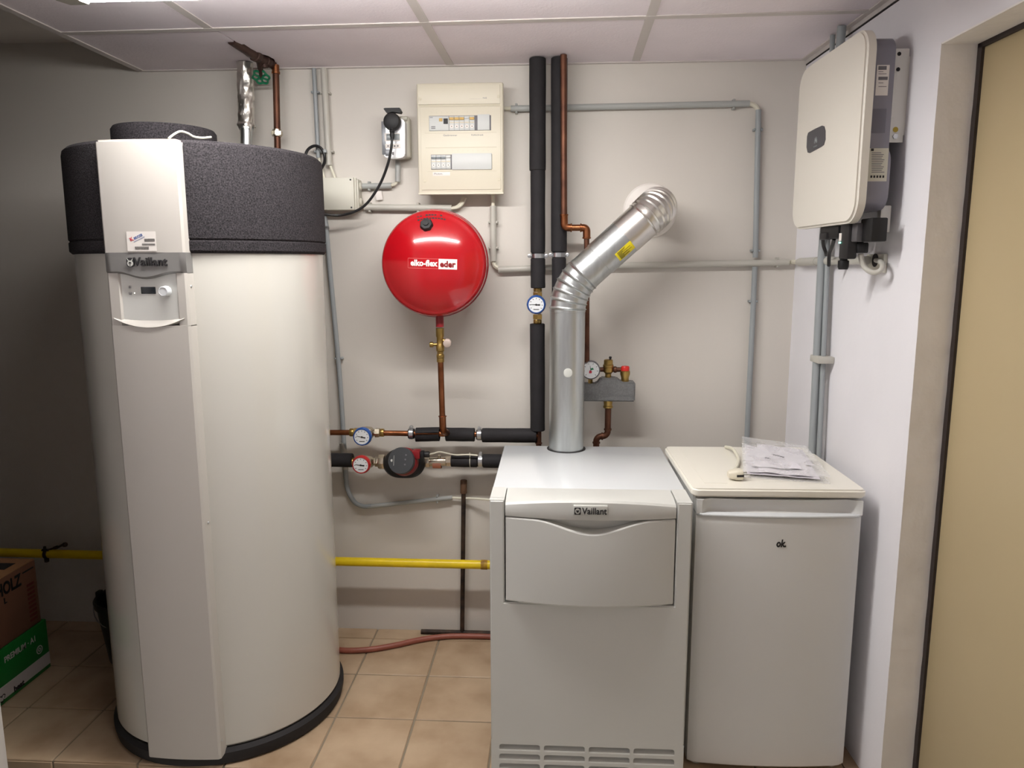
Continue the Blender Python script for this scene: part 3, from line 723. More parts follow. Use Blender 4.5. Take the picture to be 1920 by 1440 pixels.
loft(bm, rings); obj('grip_recess', bm, 'fridge', dr, sharp=40)
k = on(1466, 1021, 1, 2.19); kk = RF.inverted() @ k
text('ok.', 0.032, 'ink', dr, RF @ V((kk.x, dyf(0) - .0006, kk.z)), RF.to_3x3() @ V((1, 0, 0)), (0, 0, 1), bold=.0012, width=.029, shear=.15)
for x in (.05, FW - .045):
    bm = new(); rnd(bm, RF @ V((x, .03, .001)), RF @ V((x, .03, .03)), .018, .003, 16); obj('foot', bm, 'spot', t)

# plug and flex lying on the lid
zt = FZ + .001
def lidp(px, py, h=0.0): return on(px, py, 2, zt + h)
t = thing('power_cord', 'white power cord with a two-pin plug lying on the refrigerator lid', 'power cord', lidp(1380, 890))
pts = [lidp(1364, 838, .012), lidp(1373, 841, .02), lidp(1380, 850, .015), lidp(1385, 863, .008), lidp(1382, 874, .008), lidp(1376, 882, .012)]
pts[0] = V((pts[0].x - .0, 2.72, zt + .006))
bm = new(); tube(bm, smooth(pts), .0055, 10); obj('flex', bm, 'cablew', t)
c = lidp(1380, 889, .017)
X = V((1, .12, .02)).normalized(); Yv = V((-.12, 1, 0)).normalized(); Z = X.cross(Yv); RPg = Matrix(((X.x, Yv.x, Z.x, c.x), (X.y, Yv.y, Z.y, c.y), (X.z, Yv.z, Z.z, c.z), (0, 0, 0, 1))) @ Matrix.Scale(1.22, 4)
bm = new(); loft(bm, [[RPg @ V((x, a * sy, b * sz)) for a, b in rrect(1, 1, .3, 4)] for x, sy, sz in ((-.021, .016, .014), (-.015, .026, .021), (-.004, .034, .025), (-.001, .037, .027), (.012, .037, .027), (.014, .034, .025))]); pg = obj('plug', bm, 'cream', t)
for sy in (-.0095, .0095):
    bm = new(); cyl(bm, RPg @ V((.013, sy, 0)), RPg @ V((.032, sy, 0)), .0024, 10); obj('pin', bm, 'steel', pg)
bm = new(); box(bm, (-.004, -.019, -.003), (.0142, -.0165, .003), R=RPg); obj('earth_clip', bm, 'ink', pg)

# bag of manuals
c00, c10, c11, c01 = lidp(1397, 893, .004), lidp(1553, 905, .003), lidp(1518, 850, .025), lidp(1392, 829, .038)
c01 = on(1393, 829, 2, zt + .04); c11 = on(1508, 846, 2, zt + .03)
t = thing('manual_bag', 'clear plastic bag of white instruction leaflets lying on the refrigerator lid', 'plastic bag', lidp(1470, 880))
def quadp(u, v, off=0): 
    p = (c00 * (1 - u) + c10 * u) * (1 - v) + (c01 * (1 - u) + c11 * u) * v
    return p + V((0, 0, off))
def sheet(bm, u0, u1, v0, v1, off, amp, seed, nx=16, ny=12, th=.0006):
    g = []
    for i in range(nx + 1):
        row = []
        for j in range(ny + 1):
            u = u0 + (u1 - u0) * i / nx; v = v0 + (v1 - v0) * j / ny; p = quadp(u, v)
            p.z += off + amp * (noise.noise(V((u * 5, v * 4, seed))) ) * min(1, 6 * min(u, 1 - u, v, 1 - v) + .25)
            p.z = max(p.z, zt + .0008); row.append(bm.verts.new(p))
        g.append(row)
    for i in range(nx):
        for j in range(ny): bm.faces.new((g[i][j], g[i + 1][j], g[i + 1][j + 1], g[i][j + 1]))
bm = new(); sheet(bm, -.02, 1.02, -.02, 1.0, .021, .014, 3.3, 30, 22); sheet(bm, -.02, 1.02, -.02, 1.0, -.003, .0, 1, 6, 6); obj('bag_film', bm, 'bag', t)
for k, (u0, u1, v0, v1, off) in enumerate(((.02, .93, .05, .90, .003), (.05, .84, .08, .62, .007), (.22, .95, .42, .95, .008), (.08, .74, .20, .74, .011))):
    bm = new(); sheet(bm, u0, u1, v0, v1, off, .006, 7 + k * 2.1, 14, 10); lf = obj('leaflet', bm, 'paper', t)
    if k in (1, 3):
        bm = new()
        u, v = (.30, .42) if k == 1 else (.42, .5)
        for j in range(5):
            p = quadp(u + .03 * j, v - .01 * j, off + .012); box(bm, (p.x - .003, p.y - .0025, p.z - .001), (p.x + .003, p.y + .0025, p.z + .0006))
        obj('leaflet_print', bm, 'inkgrey', lf)

# ================================================================== RED EXPANSION VESSEL
cen = on(816.5, 494.5, 1, 2.865); RE = 0.2
t = thing('expansion_vessel', 'round glossy red expansion vessel hanging below the fuse box', 'expansion vessel', (cen.x, WALL_Y - .1, cen.z - RE))
RS = 0.300
def dome(r, sgn=1):   # height of the dome above the rim plane
    return math.sqrt(RS * RS - r * r) - math.sqrt(RS * RS - .180 * .180)
prof = [(0, dome(0) + .060)]
for k in range(1, 19): r = .180 * k / 18; prof.append((r, dome(r) + .060))
H0 = .060
for k in range(1, 8):
    a = PI / 2 * k / 7 * .98; s0 = math.asin(.180 / RS)
    prof.append((.180 + .019 * math.sin(a) , H0 - .026 * (1 - math.cos(a)) - .006 * k / 7))
prof += [(.1995, .012), (.1995, .002)]
bm = new(); lathe(bm, prof, cen, (0, -1, 0), 96); shell = obj('front_shell', bm, 'red', t)
bm = new(); lathe(bm, [(.197, -.006), (.2025, -.005), (.2035, 0), (.2025, .004), (.197, .005)], cen, (0, -1, 0), 96); obj('seam_ring', bm, 'reddark', t)
bm = new(); lathe(bm, [(r, -h) for r, h in prof[::-1]], cen, (0, -1, 0), 96); obj('rear_shell', bm, 'red', t)
def dproj(v):
    r = math.hypot(v.x - cen.x, v.z - cen.z); return V((v.x, cen.y - (dome(r) + H0) - .0008 + (v.y - cen.y), v.z))
k = on(810, 494, 1, 2.75)
def dl(px, py):
    p = on(px, py, 1, 2.75)
    for _ in range(3):
        r = math.hypot(p.x - cen.x, p.z - cen.z); p = on(px, py, 1, cen.y - dome(min(r, .18)) - H0)
    return V((p.x, cen.y, p.z))
a, b = dl(765, 493), dl(857, 496)
xd = (b - a).normalized(); zd = V((-xd.z, 0, xd.x)); mid_ = (a + b) / 2; WL_ = (b - a).length
def lab(u, v): return a + xd * (WL_ * u) + zd * v
text('elko-flex', 0.030, 'sticker', shell, lab(.33, .0005), xd, zd, bold=.0011, width=WL_ * .56, warp=dproj, ext=.0002, res=2)
def dquad(bm, u0, u1, v0, v1, off=0.0, n=10):
    rings = []
    for k in range(n + 1):
        u = u0 + (u1 - u0) * k / n; p, q = lab(u, v0), lab(u, v1)
        P, Q = dproj(p) + V((0, -off, 0)), dproj(q) + V((0, -off, 0)); rings.append([P + V((0, .001, 0)), P, Q, Q + V((0, .001, 0))])
    loft(bm, rings)
bm = new(); dquad(bm, .635, 1.0, -.0185, .0185); lb = obj('white_label', bm, 'sticker', shell)
text('eder', 0.031, 'reddark', lb, lab(.815, -.001), xd, zd, bold=.0011, width=WL_ * .31, warp=lambda v: dproj(v) + V((0, -.0006, 0)), ext=.0002, res=2)
bm = new(); dquad(bm, 0, .635, .0170, .0180); dquad(bm, 0, .635, -.0180, -.0170); dquad(bm, 0, .004, -.018, .018, n=1); obj('label_outline', bm, mat('pale_red_ink', (226, 120, 118), .5), shell)
k = dl(800, 422.5); kp = dproj(k)
bm = new(); nrm = V((k.x - cen.x, -math.sqrt(RS ** 2 - (k - cen).length ** 2), k.z - cen.z)).normalized()
lathe(bm, [(0, -.004), (.0235, -.004), (.0235, .008), (.020, .013), (.010, .0135), (.0095, .018), (0, .018)], kp, nrm, 30, rfn=lambda tt, h: 1 + .05 * math.cos(tt * 7)); obj('valve_cap', bm, 'rubber', t)
bm = new(); rr = random.Random(4)
for row, (y0, n) in enumerate(((403, 9), (409, 10))):
    for j in range(n):
        px = 784 + j * 5.4 + row * 1; py = y0 + abs(j - 5) ** 2 * .15
        if rr.random() < .12: continue
        p = dl(px, py); c = dproj(p) + V((0, -.0004, 0)); wv = .0038; hv = .0035 * rr.uniform(.5, 1)
        box(bm, (c.x - wv, c.y - .0004, c.z - hv), (c.x + wv, c.y + .0012, c.z + hv))
obj('stamped_print', bm, 'ink', shell)
zb_ = cen.z - RE
sx = on(824.5, 600, 1, 2.865).x
bm = new(); cyl(bm, (sx, cen.y, zb_ + .03), (sx, cen.y, zb_ - .040), .0155, 20); obj('bottom_stub', bm, 'reddark', t)
bm = new(); box(bm, (cen.x - .03, cen.y + .05, cen.z + .02), (cen.x + .03, WALL_Y, cen.z + .16), .004); obj('wall_bracket', bm, 'steel', t)
# valve under it
Yv = cen.y
def zy(py, y=None): return on(826, py, 1, Yv if y is None else y).z
t = thing('service_valve', 'brass service valve with a grey cap under the red vessel', 'valve', (sx, Yv, zy(672)))
bm = new()
lathe(bm, [(0, 0), (.012, 0), (.0155, .004), (.0155, .014), (.0125, .018), (.0125, .026), (.016, .03), (.016, .052), (.0135, .056), (.0135, .082), (.016, .086), (.016, zy(615) - zy(672)), (0, zy(615) - zy(672))], (sx, Yv, zy(672)), (0, 0, 1), 12); obj('valve_body', bm, 'brass', t)
pz = zy(646); bm = new(); cyl(bm, (sx, Yv, pz), (sx - .030, Yv - .004, pz), .006, 14); rnd(bm, (sx - .026, Yv - .004, pz), (sx - .040, Yv - .004, pz), .0105, .002, 18); obj('drain_nozzle', bm, 'brass', t)
pz2 = zy(638); bm = new(); cyl(bm, (sx, Yv, pz2 - .002), (sx + .036, Yv, pz2 + .0), .007, 12); cyl(bm, (sx + .033, Yv, pz2 + .004), (sx + .033, Yv, pz2 - .016), .006, 12); obj('side_arm', bm, 'brass', t)
bm = new(); rnd(bm, (sx + .030, Yv - .006, pz2 - .006), (sx + .030, Yv - .026, pz2 - .012), .0155, .004, 20); obj('lock_cap', bm, mat('beige_plastic', (196, 178, 168), .5), t)

# ================================================================== PIPES (heating circuit)
PO = 0.09; PYc = WALL_Y - PO
def pz_(px, py, o=PO): return B(px, py, o)
def hexnut(bm, c, axis, r, L, seg=6): cyl(bm, V(c) - V(axis).normalized() * L / 2, V(c) + V(axis).normalized() * L / 2, r, seg)
def clamp(parent, c, axis, r, up=(0, 0, 1), nm='pipe_clamp'):
    """pipe clamp: rubber lining, zinc band and screw"""
    a = V(axis).normalized(); c = V(c)
    bm = new(); lathe(bm, [(r, -.012), (r + .006, -.012), (r + .007, 0), (r + .006, .012), (r, .012)], c, a, 24); rb = obj('clamp_rubber', bm, 'rubber', parent)
    bm = new(); lathe(bm, [(r + .004, -.009), (r + .0085, -.008), (r + .0085, .008), (r + .004, .009)], c, a, 28)
    for s in ((1, -1) if abs(a.z) > .5 else (1,)):
        d = V(up) * s if abs(a.z) < .5 else V((s, 0, 0))
        cyl(bm, c + d * (r + .006) - V((0, .006, 0)), c + d * (r + .018) - V((0, .006, 0)), .006, 10)
        rnd(bm, c + d * (r + .013) - V((0, .012, 0)), c + d * (r + .013) + V((0, .006, 0)), .0075, .001, 12)
    cyl(bm, c, c + V((0, WALL_Y - c.y, 0)), .004, 8)
    return obj(nm, bm, 'steel', parent)
def insul(parent, a, b, r, nm='insulation_sleeve'):
    a, b = V(a), V(b); L = (b - a).length; n = 14
    bm = new(); ph = random.random() * 9
    pr = [(r * .45, 0), (r - .002, 0), (r, .002)] + [(r * (1 + .012 * math.sin(ph + 9 * k / n)), .002 + (L - .004) * k / n) for k in range(1, n)] + [(r, L - .002), (r - .002, L), (r * .45, L)]
    lathe(bm, pr, a, b - a, 28); return obj(nm, bm, 'insul', parent)
# --- upper return run: copper, then lagged, with the vessel's riser
t = thing('heating_pipe', 'upper horizontal copper pipe behind the water heater with black lagging pieces and riser', 'pipe', pz_(800, 812))
A0 = pz_(596, 811); A1 = pz_(1008, 816)
bm = new(); tube(bm, [A0, pz_(662, 811)], .0115, 16); obj('copper_pipe', bm, 'copper', t)
bm = new(); tube(bm, [pz_(716, 812), pz_(1009, 816)], .0115, 16); obj('copper_pipe', bm, 'copper', t)
for x0, x1, yc, r in ((836, 890, 814.5, .028), (904, 1006, 816, .0292)):
    insul(t, pz_(x0, yc), pz_(x1, yc + .6), r)
# split sleeve left of the riser: lower shell and lifted flap
L0, L1 = pz_(780, 816), pz_(824, 815)
bm = new(); ax = (L1 - L0); x, y, a = frame(ax)
def half(bm, c0, c1, r, a0, a1, th=.006, n=14):
    rings = []
    for c in (c0, c1):
        pr = []
        for k in range(n + 1):
            q = a0 + (a1 - a0) * k / n; pr.append(c + (V((0, -1, 0)) * math.cos(q) + V((0, 0, 1)) * math.sin(q)) * r)
        for k in range(n, -1, -1):
            q = a0 + (a1 - a0) * k / n; pr.append(c + (V((0, -1, 0)) * math.cos(q) + V((0, 0, 1)) * math.sin(q)) * (r - th))
        rings.append(pr)
    loft(bm, rings)
half(bm, L0, L1, .027, -4.4, .22); obj('split_sleeve', bm, 'insul', t)
bm = new(); half(bm, L0 + V((.001, 0, .004)), L1 + V((0, 0, .004)), .0275, .42, 1.7); obj('split_sleeve_flap', bm, 'insul', t)
clamp(t, pz_(771.5, 813), (1, 0, 0), .0145); clamp(t, pz_(899, 815), (1, 0, 0), .0145)
# riser from vessel, standing off then bending back into the run
r0 = V((sx, Yv, zy(670))); kz = on(827, 803, 1, Yv).z
bm = new(); tube(bm, [r0, V((sx + .004, Yv, kz + .012))], .0115, 16); obj('riser', bm, 'copper', t)
bm = new(); tube(bm, [V((sx + .004, Yv, kz + .05)), V((sx + .005, Yv, kz - .010)), V((sx + .006, PYc, pz_(828, 812).z))], .0138, 16, rad=.03); rings = 0
lathe(bm, [(.0138, 0), (.0165, .001), (.0165, .004), (.0138, .005)], V((sx + .004, Yv, kz + .046)), (0, 0, 1), 18); obj('riser_elbow', bm, 'copper', t)
bm = new(); cyl(bm, r0 + V((0, 0, -.002)), r0 + V((0, 0, -.018)), .0145, 16); obj('riser_nut', bm, 'brass', t)
# --- vertical lagged pipe going up to the ceiling
t = thing('lagged_riser_pipe', 'left vertical pipe in black lagging running down from the ceiling past the blue thermometer', 'pipe', pz_(1008, 836))
def vp(px, py): return pz_(px, py)
top = pz_(1008, 112); top.z = ZC - .001
insul(t, top, vp(1008, 320), .0315); insul(t, vp(1008.5, 319), vp(1008.5, 474), .0285); insul(t, vp(1008.5, 485), vp(1008.8, 540), .0288); insul(t, vp(1007.5, 607), vp(1008, 807), .0298)
bm = new(); tube(bm, [vp(1008.5, 470), vp(1008.5, 490)], .014, 14); obj('copper_pipe', bm, 'copper', t)
bm = new(); tube(bm, [vp(1010, 800), vp(1010, 850)], .0115, 14); lathe(bm, [(.0115, 0), (.0145, .001), (.0145, .005), (.0115, .006)], vp(1010, 832), (0, 0, 1), 16); obj('lower_copper_pipe', bm, 'copperd', t)
clamp(t, vp(1008.5, 480), (0, 0, 1), .020)
# --- right vertical lagged pipe
t = thing('lagged_supply_pipe', 'right vertical pipe in black lagging ending behind the flue', 'pipe', vp(1048, 836))
top = pz_(1048.5, 112); top.z = ZC - .001
insul(t, top, vp(1048, 472), .0308); insul(t, vp(1048, 484), vp(1048, 818), .0280)
bm = new(); tube(bm, [vp(1048, 468), vp(1048, 490)], .014, 14); obj('copper_pipe', bm, 'copper', t)
bm = new(); tube(bm, [vp(1048, 810), vp(1048, 860)], .0115, 14); obj('lower_copper_pipe', bm, 'copperd', t)
clamp(t, vp(1048, 478), (0, 0, 1), .020)
# --- thin copper line in front of it
o1 = PO + .031 + .013
t = thing('copper_line', 'bare copper pipe in front of the right black pipe, stepping right behind the flue', 'pipe', B(1056, 420, o1))
top = B(1056.5, 118, o1); top.z = ZC - .001
bm = new(); tube(bm, [top, B(1057.5, 405, o1)], .0125, 16); obj('upper_pipe', bm, 'copperd', t)
bm = new(); tube(bm, [B(1057.5, 402, o1), B(1058, 426.5, o1), B(1072, 427, o1 - .002)], .0145, 16, rad=.03)
for p, ax in ((B(1057.5, 403, o1), (0, 0, 1)), (B(1071, 427, o1), (1, 0, 0))): lathe(bm, [(.0145, -.003), (.0168, -.002), (.0168, .002), (.0145, .003)], p, ax, 18)
obj('elbow', bm, 'copper', t)
bm = new(); tube(bm, [B(1070, 427, o1), B(1090, 427, o1)], .0125, 14); obj('step_pipe', bm, 'copper', t)
bm = new(); tube(bm, [B(1088, 427, o1), B(1100, 427.5, o1), B(1100, 448, o1)], .0145, 16, rad=.026)
for p, ax in ((B(1089, 427, o1), (1, 0, 0)), (B(1100, 446, o1), (0, 0, 1))): lathe(bm, [(.0145, -.003), (.0168, -.002), (.0168, .002), (.0145, .003)], p, ax, 18)
obj('elbow', bm, 'copper', t)
bm = new(); tube(bm, [B(1100, 446, o1), B(1100.5, 684, PO + .03)], .0105, 14); obj('lower_pipe', bm, 'copperd', t)

# --- lower supply run
t = thing('lower_heating_pipe', 'lower horizontal heating pipe in black lagging running behind the boiler', 'pipe', pz_(800, 864))
insul(t, pz_(596, 862), pz_(661, 863), .0290)
bm = new(); tube(bm, [pz_(650, 864), pz_(668, 866)], .012, 14); obj('copper_pipe', bm, 'brass', t)
insul(t, pz_(846, 864), pz_(895, 865), .0250)
insul(t, pz_(906, 864), pz_(1012, 866), .0282)
bm = new(); tube(bm, [pz_(836, 865), pz_(910, 865)], .014, 14); obj('copper_pipe', bm, 'copper', t)
clamp(t, pz_(901, 864), (1, 0, 0), .0175)
bm = new()
lathe(bm, [(.0252, -.0012), (.0265, -.0012), (.0265, .0012), (.0252, .0012)], pz_(882, 864), (1, 0, 0), 26)
box(bm, tuple(pz_(882, 851) + V((-.002, -.03, 0))), tuple(pz_(882, 851) + V((.002, -.02, .010)))); obj('cable_tie', bm, 'cablew', t)
# thermometer ball valves
def ball_valve(nm, label, c, ring, axis, face, tilt, loc_axis=True, r=.036):
    """c: pipe centre; face: gauge centre"""
    t = thing(nm, label, 'thermometer valve', c, 'thermometer valves on the heating pipes')
    ax = V(axis).normalized(); c = V(c); face = V(face)
    bm = new(); lathe(bm, [(0, -.060), (.015, -.060), (.0165, -.048), (.0165, -.040), (.014, -.038), (.014, -.03), (.024, -.020), (.026, 0), (.024, .020), (.014, .03), (.014, .038), (.0165, .040), (.0165, .048), (.015, .060), (0, .060)], c, ax, 8); obj('valve_body', bm, 'nickel', t)
    for s in (-1, 1):
        bm = new(); hexnut(bm, c + ax * s * .044, ax, .020, .018); obj('hex_nut', bm, 'brass' if s < 0 or ax.z else 'nickel', t)
        bm = new(); rnd(bm, c + ax * s * .054, c + ax * s * .072, .0168, .003, 18); obj('compression_ring', bm, 'brass', t)
    bm = new(); cyl(bm, c, face + V((0, .012, 0)), .012, 16); obj('stem', bm, 'nickel', t)
    nv = (V((0, 0, CAM_H)) * 0 + V((0, -1, 0)))
    bm = new(); lathe(bm, [(0, .014), (r * .9, .014), (r, .010), (r + .002, 0), (r, -.012), (r * .93, -.016), (r * .86, -.0155), (r * .86, -.012), (0, -.012)], face, (0, 1, 0), 60, rfn=lambda q, h: 1 + .022 * (abs(math.cos(q * 6)) if abs(h) < .013 else 0)); rg = obj('dial_ring', bm, ring, t)
    bm = new(); lathe(bm, [(0, 0), (r * .85, 0), (r * .85, .002), (0, .002)], face + V((0, -.0125, 0)), (0, -1, 0), 40); dl_ = obj('dial_face', bm, 'dial', t)
    y0 = face.y - .0148; bm = new()
    for k in range(9):
        q = math.radians(-35 + k * 31); R = FR(V((face.x, y0 + .0004, face.z))); cx, cz = math.cos(q), math.sin(q)
        prism(bm, [(r * .62 * cx - .0011 * cz, r * .62 * cz + .0011 * cx), (r * .75 * cx - .0011 * cz, r * .75 * cz + .0011 * cx), (r * .75 * cx + .0011 * cz, r * .75 * cz - .0011 * cx), (r * .62 * cx + .0011 * cz, r * .62 * cz - .0011 * cx)], .0004, R)
    dashes(bm, r * .62, .0055, FR(V((face.x, y0 + .0004, face.z - r * .52))), 1, 1.0, word=.12)
    obj('dial_marks', bm, 'ink', dl_)
    bm = new(); cx, cz = math.cos(tilt), math.sin(tilt)
    def rot(p): return (p[0] * cx - p[1] * cz, p[0] * cz + p[1] * cx)
    prism(bm, [rot(p) for p in ((-.022, -.0006), (0, -.0014), (.008, -.0022), (.015, -.003), (.015, .003), (.008, .0022), (0, .0014), (-.022, .0006))], .0006, FR(V((face.x, y0 - .0006, face.z)))); lathe(bm, [(0, 0), (.0038, 0), (.003, .002), (0, .002)], V((face.x, y0, face.z)), (0, -1, 0), 14)
    obj('pointer', bm, 'ink', dl_)
    bm = new(); lathe(bm, [(0, 0), (r * .88, 0), (r * .88, .001), (0, .001)], face + V((0, -.0165, 0)), (0, -1, 0), 40)
    return t
ball_valve('thermometer_valve', 'thermometer valve with blue ring on the upper copper pipe beside the water heater', pz_(688, 811), 'bluering', (1, 0, 0), B(680, 818, .16), -.22, r=.0355)
ball_valve('thermometer_valve', 'thermometer valve with red ring on the lower pipe left of the pump', pz_(688, 866), 'redring', (1, 0, 0), B(678, 870.5, .16), -.12, r=.0355)
ball_valve('thermometer_valve', 'thermometer valve with blue ring on the vertical black pipe left of the flue', vp(1008, 573), 'bluering', (0, 0, 1), B(1005.5, 571, .16), -.04, r=.0345)

# circulation pump
t = thing('circulation_pump', 'black and red circulation pump on the lower pipe below the red vessel', 'pump', pz_(758, 890))
pc = pz_(758, 866); 
bm = new(); lathe(bm, [(0, -.045), (.012, -.045), (.012, .0), (0, 0)], pz_(722, 866), (1, 0, 0), 16)
bm = new(); rnd(bm, pz_(704, 866), pz_(712, 866), .020, .003, 6); rnd(bm, pz_(710, 866), pz_(722, 866), .0315, .004, 8); obj('union_nut', bm, 'nickel', t, label='brass union nut')
bm = new()
prof = [(.052, .0), (.066, .010), (.073, .035), (.073, .062), (.062, .082), (.030, .090), (0, .090)]
def ell(q, h): return 1 + .22 * max(0, math.cos(q)) ** 2 * 0 + .10 * abs(math.cos(q)) ** 1.5
x_, y_, a_ = frame((0, -1, 0))
lathe(bm, [(0, 0)] + prof, pc + V((.004, .03, -.002)), (0, -1, 0), 48, rfn=lambda q, h: 1 + .17 * abs((x_ * math.cos(q) + y_ * math.sin(q)).x) ** 2 - .16 * max(0, (x_ * math.cos(q) + y_ * math.sin(q)).z) ** 2 - .20 * max(0, -(x_ * math.cos(q) + y_ * math.sin(q)).z) ** 2); obj('insulating_shell', bm, 'rubber', t)
hc = B(760, 866, .15); tilt = V((-.10, -1, .36)).normalized()
bm = new(); lathe(bm, [(0, 0), (.056, 0), (.058, .006), (.056, .034), (.052, .040), (0, .040)], hc, tilt, 48); obj('motor_ring', bm, 'reddark', t)
bm = new(); lathe(bm, [(0, .038), (.0525, .038), (.0535, .042), (.0535, .060), (.0515, .064), (0, .065)], hc, tilt, 48); hd = obj('control_head', bm, mat('charcoal_plastic', (58, 60, 63), .4), t)
Xh = tilt.cross(V((0, 0, 1))).normalized() * -1; Xh = V((0, 0, 1)).cross(tilt) * -1; Xh = V((1, 0, 0)) - tilt * tilt.x; Xh.normalize(); Zh = tilt.cross(Xh) * 1
if Zh.z < 0: Zh = -Zh
fp = hc + tilt * .0654
def hp(a, b): return fp + Xh * a + Zh * b
bm = new()
for a, b in ((.021, .022), (.019, .004), (.018, -.016)):
    prism(bm, [(.0035 * math.cos(q * PI / 4), .0035 * math.sin(q * PI / 4)) for q in range(8)], .0006, place(hp(a, b), Xh, Zh))
obj('head_icons', bm, 'inkgrey', hd)
bm = new(); R = place(hp(-.028, .0), Zh, -Xh); dashes(bm, .040, .003, R, 1, 1, seed=3); obj('head_print', bm, 'spot', hd)
bm = new(); R = place(hp(-.037, .0), Zh, -Xh); prism(bm, [(-.006, -.002), (.0, -.004), (.006, -.002), (.003, .004), (-.003, .004)], .0005, R); obj('head_emblem', bm, 'spot', hd)
q0 = B(777, 853, .185)
bm = new(); box(bm, (q0.x - .010, q0.y - .005, q0.z - .016), (q0.x + .022, q0.y + .04, q0.z + .016), .004); obj('red_block', bm, 'reddark', t)
bm = new(); box(bm, (q0.x + .020, q0.y + .0, q0.z - .015), (q0.x + .038, q0.y + .035, q0.z + .012), .006); rnd(bm, q0 + V((.034, .018, -.002)), q0 + V((.058, .018, -.002)), .0125, .003, 14); obj('plug', bm, 'rubber', t)
bm = new(); rnd(bm, pz_(797, 866), pz_(806, 866), .0250, .003, 8); rnd(bm, pz_(805, 866), pz_(838, 865), .0195, .002, 24); rnd(bm, pz_(836, 865), pz_(847, 865), .022, .002, 8); cyl(bm, pz_(824, 865), pz_(824, 858) + V((0, -.006, .012)), .006, 10); obj('outlet_fitting', bm, 'nickel', t)
bm = new(); lathe(bm, [(.0196, 0), (.0203, .0), (.0203, .035), (.0196, .035)], pz_(812, 869), (1, 0, 0), 24); obj('red_printed_band', bm, mat('pale_copper', (188, 128, 108), .35, .8), t)
pts = [q0 + V((.056, .018, -.002)), B(812, 850.5, .13), B(824, 847.5, .12), B(838, 850, .12), B(855, 853, .12), B(878, 852.5, .12), B(896, 854, .12)]
bm = new(); tube(bm, smooth(pts), .0035, 8); tag(obj('pump_cable', bm, 'cablew'), 'cream cable running from the pump over the lower lagged pipe', 'cable')

# ================================================================== SAFETY GROUP
SO = .11
t = thing('safety_group', 'grey insulated safety group with gauge, brass vent and red-capped valve right of the flue', 'safety group', B(1141, 752, SO))
c0 = B(1141, 752, SO); w = lambda px: B(px, 730, SO + .03).x
zB, zS, zT, zS2 = B(1141, 752.5, SO + .03).z, B(1180, 717, SO + .03).z, B(1141, 709.5, SO + .03).z, B(1100, 720.5, SO + .03).z
poly = [(w(1085), zB), (w(1191), zB), (w(1191), zS), (w(1166), zS), (w(1157), zT), (w(1127), zT), (w(1119), zS2), (w(1085), zS2)]
bm = new(); R = FR(V((0, WALL_Y - SO + .03, 0))); prism(bm, poly, .066, R)
bmesh.ops.recalc_face_normals(bm, faces=bm.faces[:])
bmesh.ops.bevel(bm, geom=bm.edges[:], offset=.0045, segments=2, affect='EDGES'); blk = obj('insulation_block', bm, 'safety', t)
yf = WALL_Y - SO - .036
k = on(1175, 742, 1, yf); bm = new(); dashes(bm, .045, .006, FR(V((k.x, yf, k.z))), 1, 1, .0012); dashes(bm, .045, .012, FR(V((on(1107, 738, 1, yf).x, yf, k.z + .003))), 2, 1, .0012, seed=8)
k = on(1142, 734, 1, yf); lathe(bm, [(.018, 0), (.020, 0), (.020, .0012), (.018, .0012)], V((k.x, yf, k.z)), (0, -1, 0), 28); lathe(bm, [(.008, 0), (.010, 0), (.010, .0012), (.008, .0012)], V((k.x, yf, k.z)), (0, -1, 0), 20); obj('embossed_print', bm, 'safety', blk)
yc = WALL_Y - SO
g = on(1107.5, 693.5, 1, yc - .01)
bm = new(); cyl(bm, (g.x, yc, zS2 - .004), (g.x, yc, g.z - .03), .010, 6); obj('gauge_neck', bm, 'brass', t)
bm = new(); lathe(bm, [(0, -.016), (.034, -.016), (.037, -.012), (.037, .010), (.0345, .012), (.0335, .009), (0, .009)], V((g.x, yc - .01, g.z)), (0, -1, 0), 44); pg = obj('pressure_gauge', bm, 'inkgrey', t)
bm = new(); lathe(bm, [(0, 0), (.0325, 0), (.0325, .001), (0, .001)], V((g.x, yc - .0195, g.z)), (0, -1, 0), 40); obj('gauge_face', bm, 'dial', pg)
y1 = yc - .0208
def gp(a, b): return FR(V((g.x + a, y1, g.z + b)))
bm = new(); prism(bm, [(0, .0), (.012, .003), (.008, .010), (-.001, .007)], .0006, gp(0, 0)); obj('gauge_green_zone', bm, 'greenink', pg)
bm = new(); prism(bm, [(-.006, -.012), (.004, -.012), (.006, -.004), (-.004, .0)], .0006, gp(-.001, 0)); obj('gauge_red_mark', bm, 'redink', pg)
bm = new()
prism(bm, [(-.0008, -.004), (.0018, -.004), (-.002, .018), (-.0034, .018)], .0009, gp(0, 0))
for k in range(8):
    q = math.radians(-45 + k * 38.5); cx, cz = math.cos(q), math.sin(q); prism(bm, [(.024 * cx - .0009 * cz, .024 * cz + .0009 * cx), (.029 * cx - .0009 * cz, .029 * cz + .0009 * cx), (.029 * cx + .0009 * cz, .029 * cz - .0009 * cx), (.024 * cx + .0009 * cz, .024 * cz - .0009 * cx)], .0005, gp(0, 0))
obj('gauge_marks', bm, 'ink', pg)
vx = on(1140.5, 690, 1, yc).x; zz = lambda py: on(1140, py, 1, yc).z
bm = new(); lathe(bm, [(0, zT - .003), (.012, zT - .003), (.012, zz(701)), (.019, zz(697)), (.0185, zz(689)), (.021, zz(688)), (.021, zz(684)), (.018, zz(683)), (.0175, zz(675)), (.014, zz(674)), (0, zz(674))], (vx, yc, 0), (0, 0, 1), 26); obj('air_vent', bm, 'brass', t)
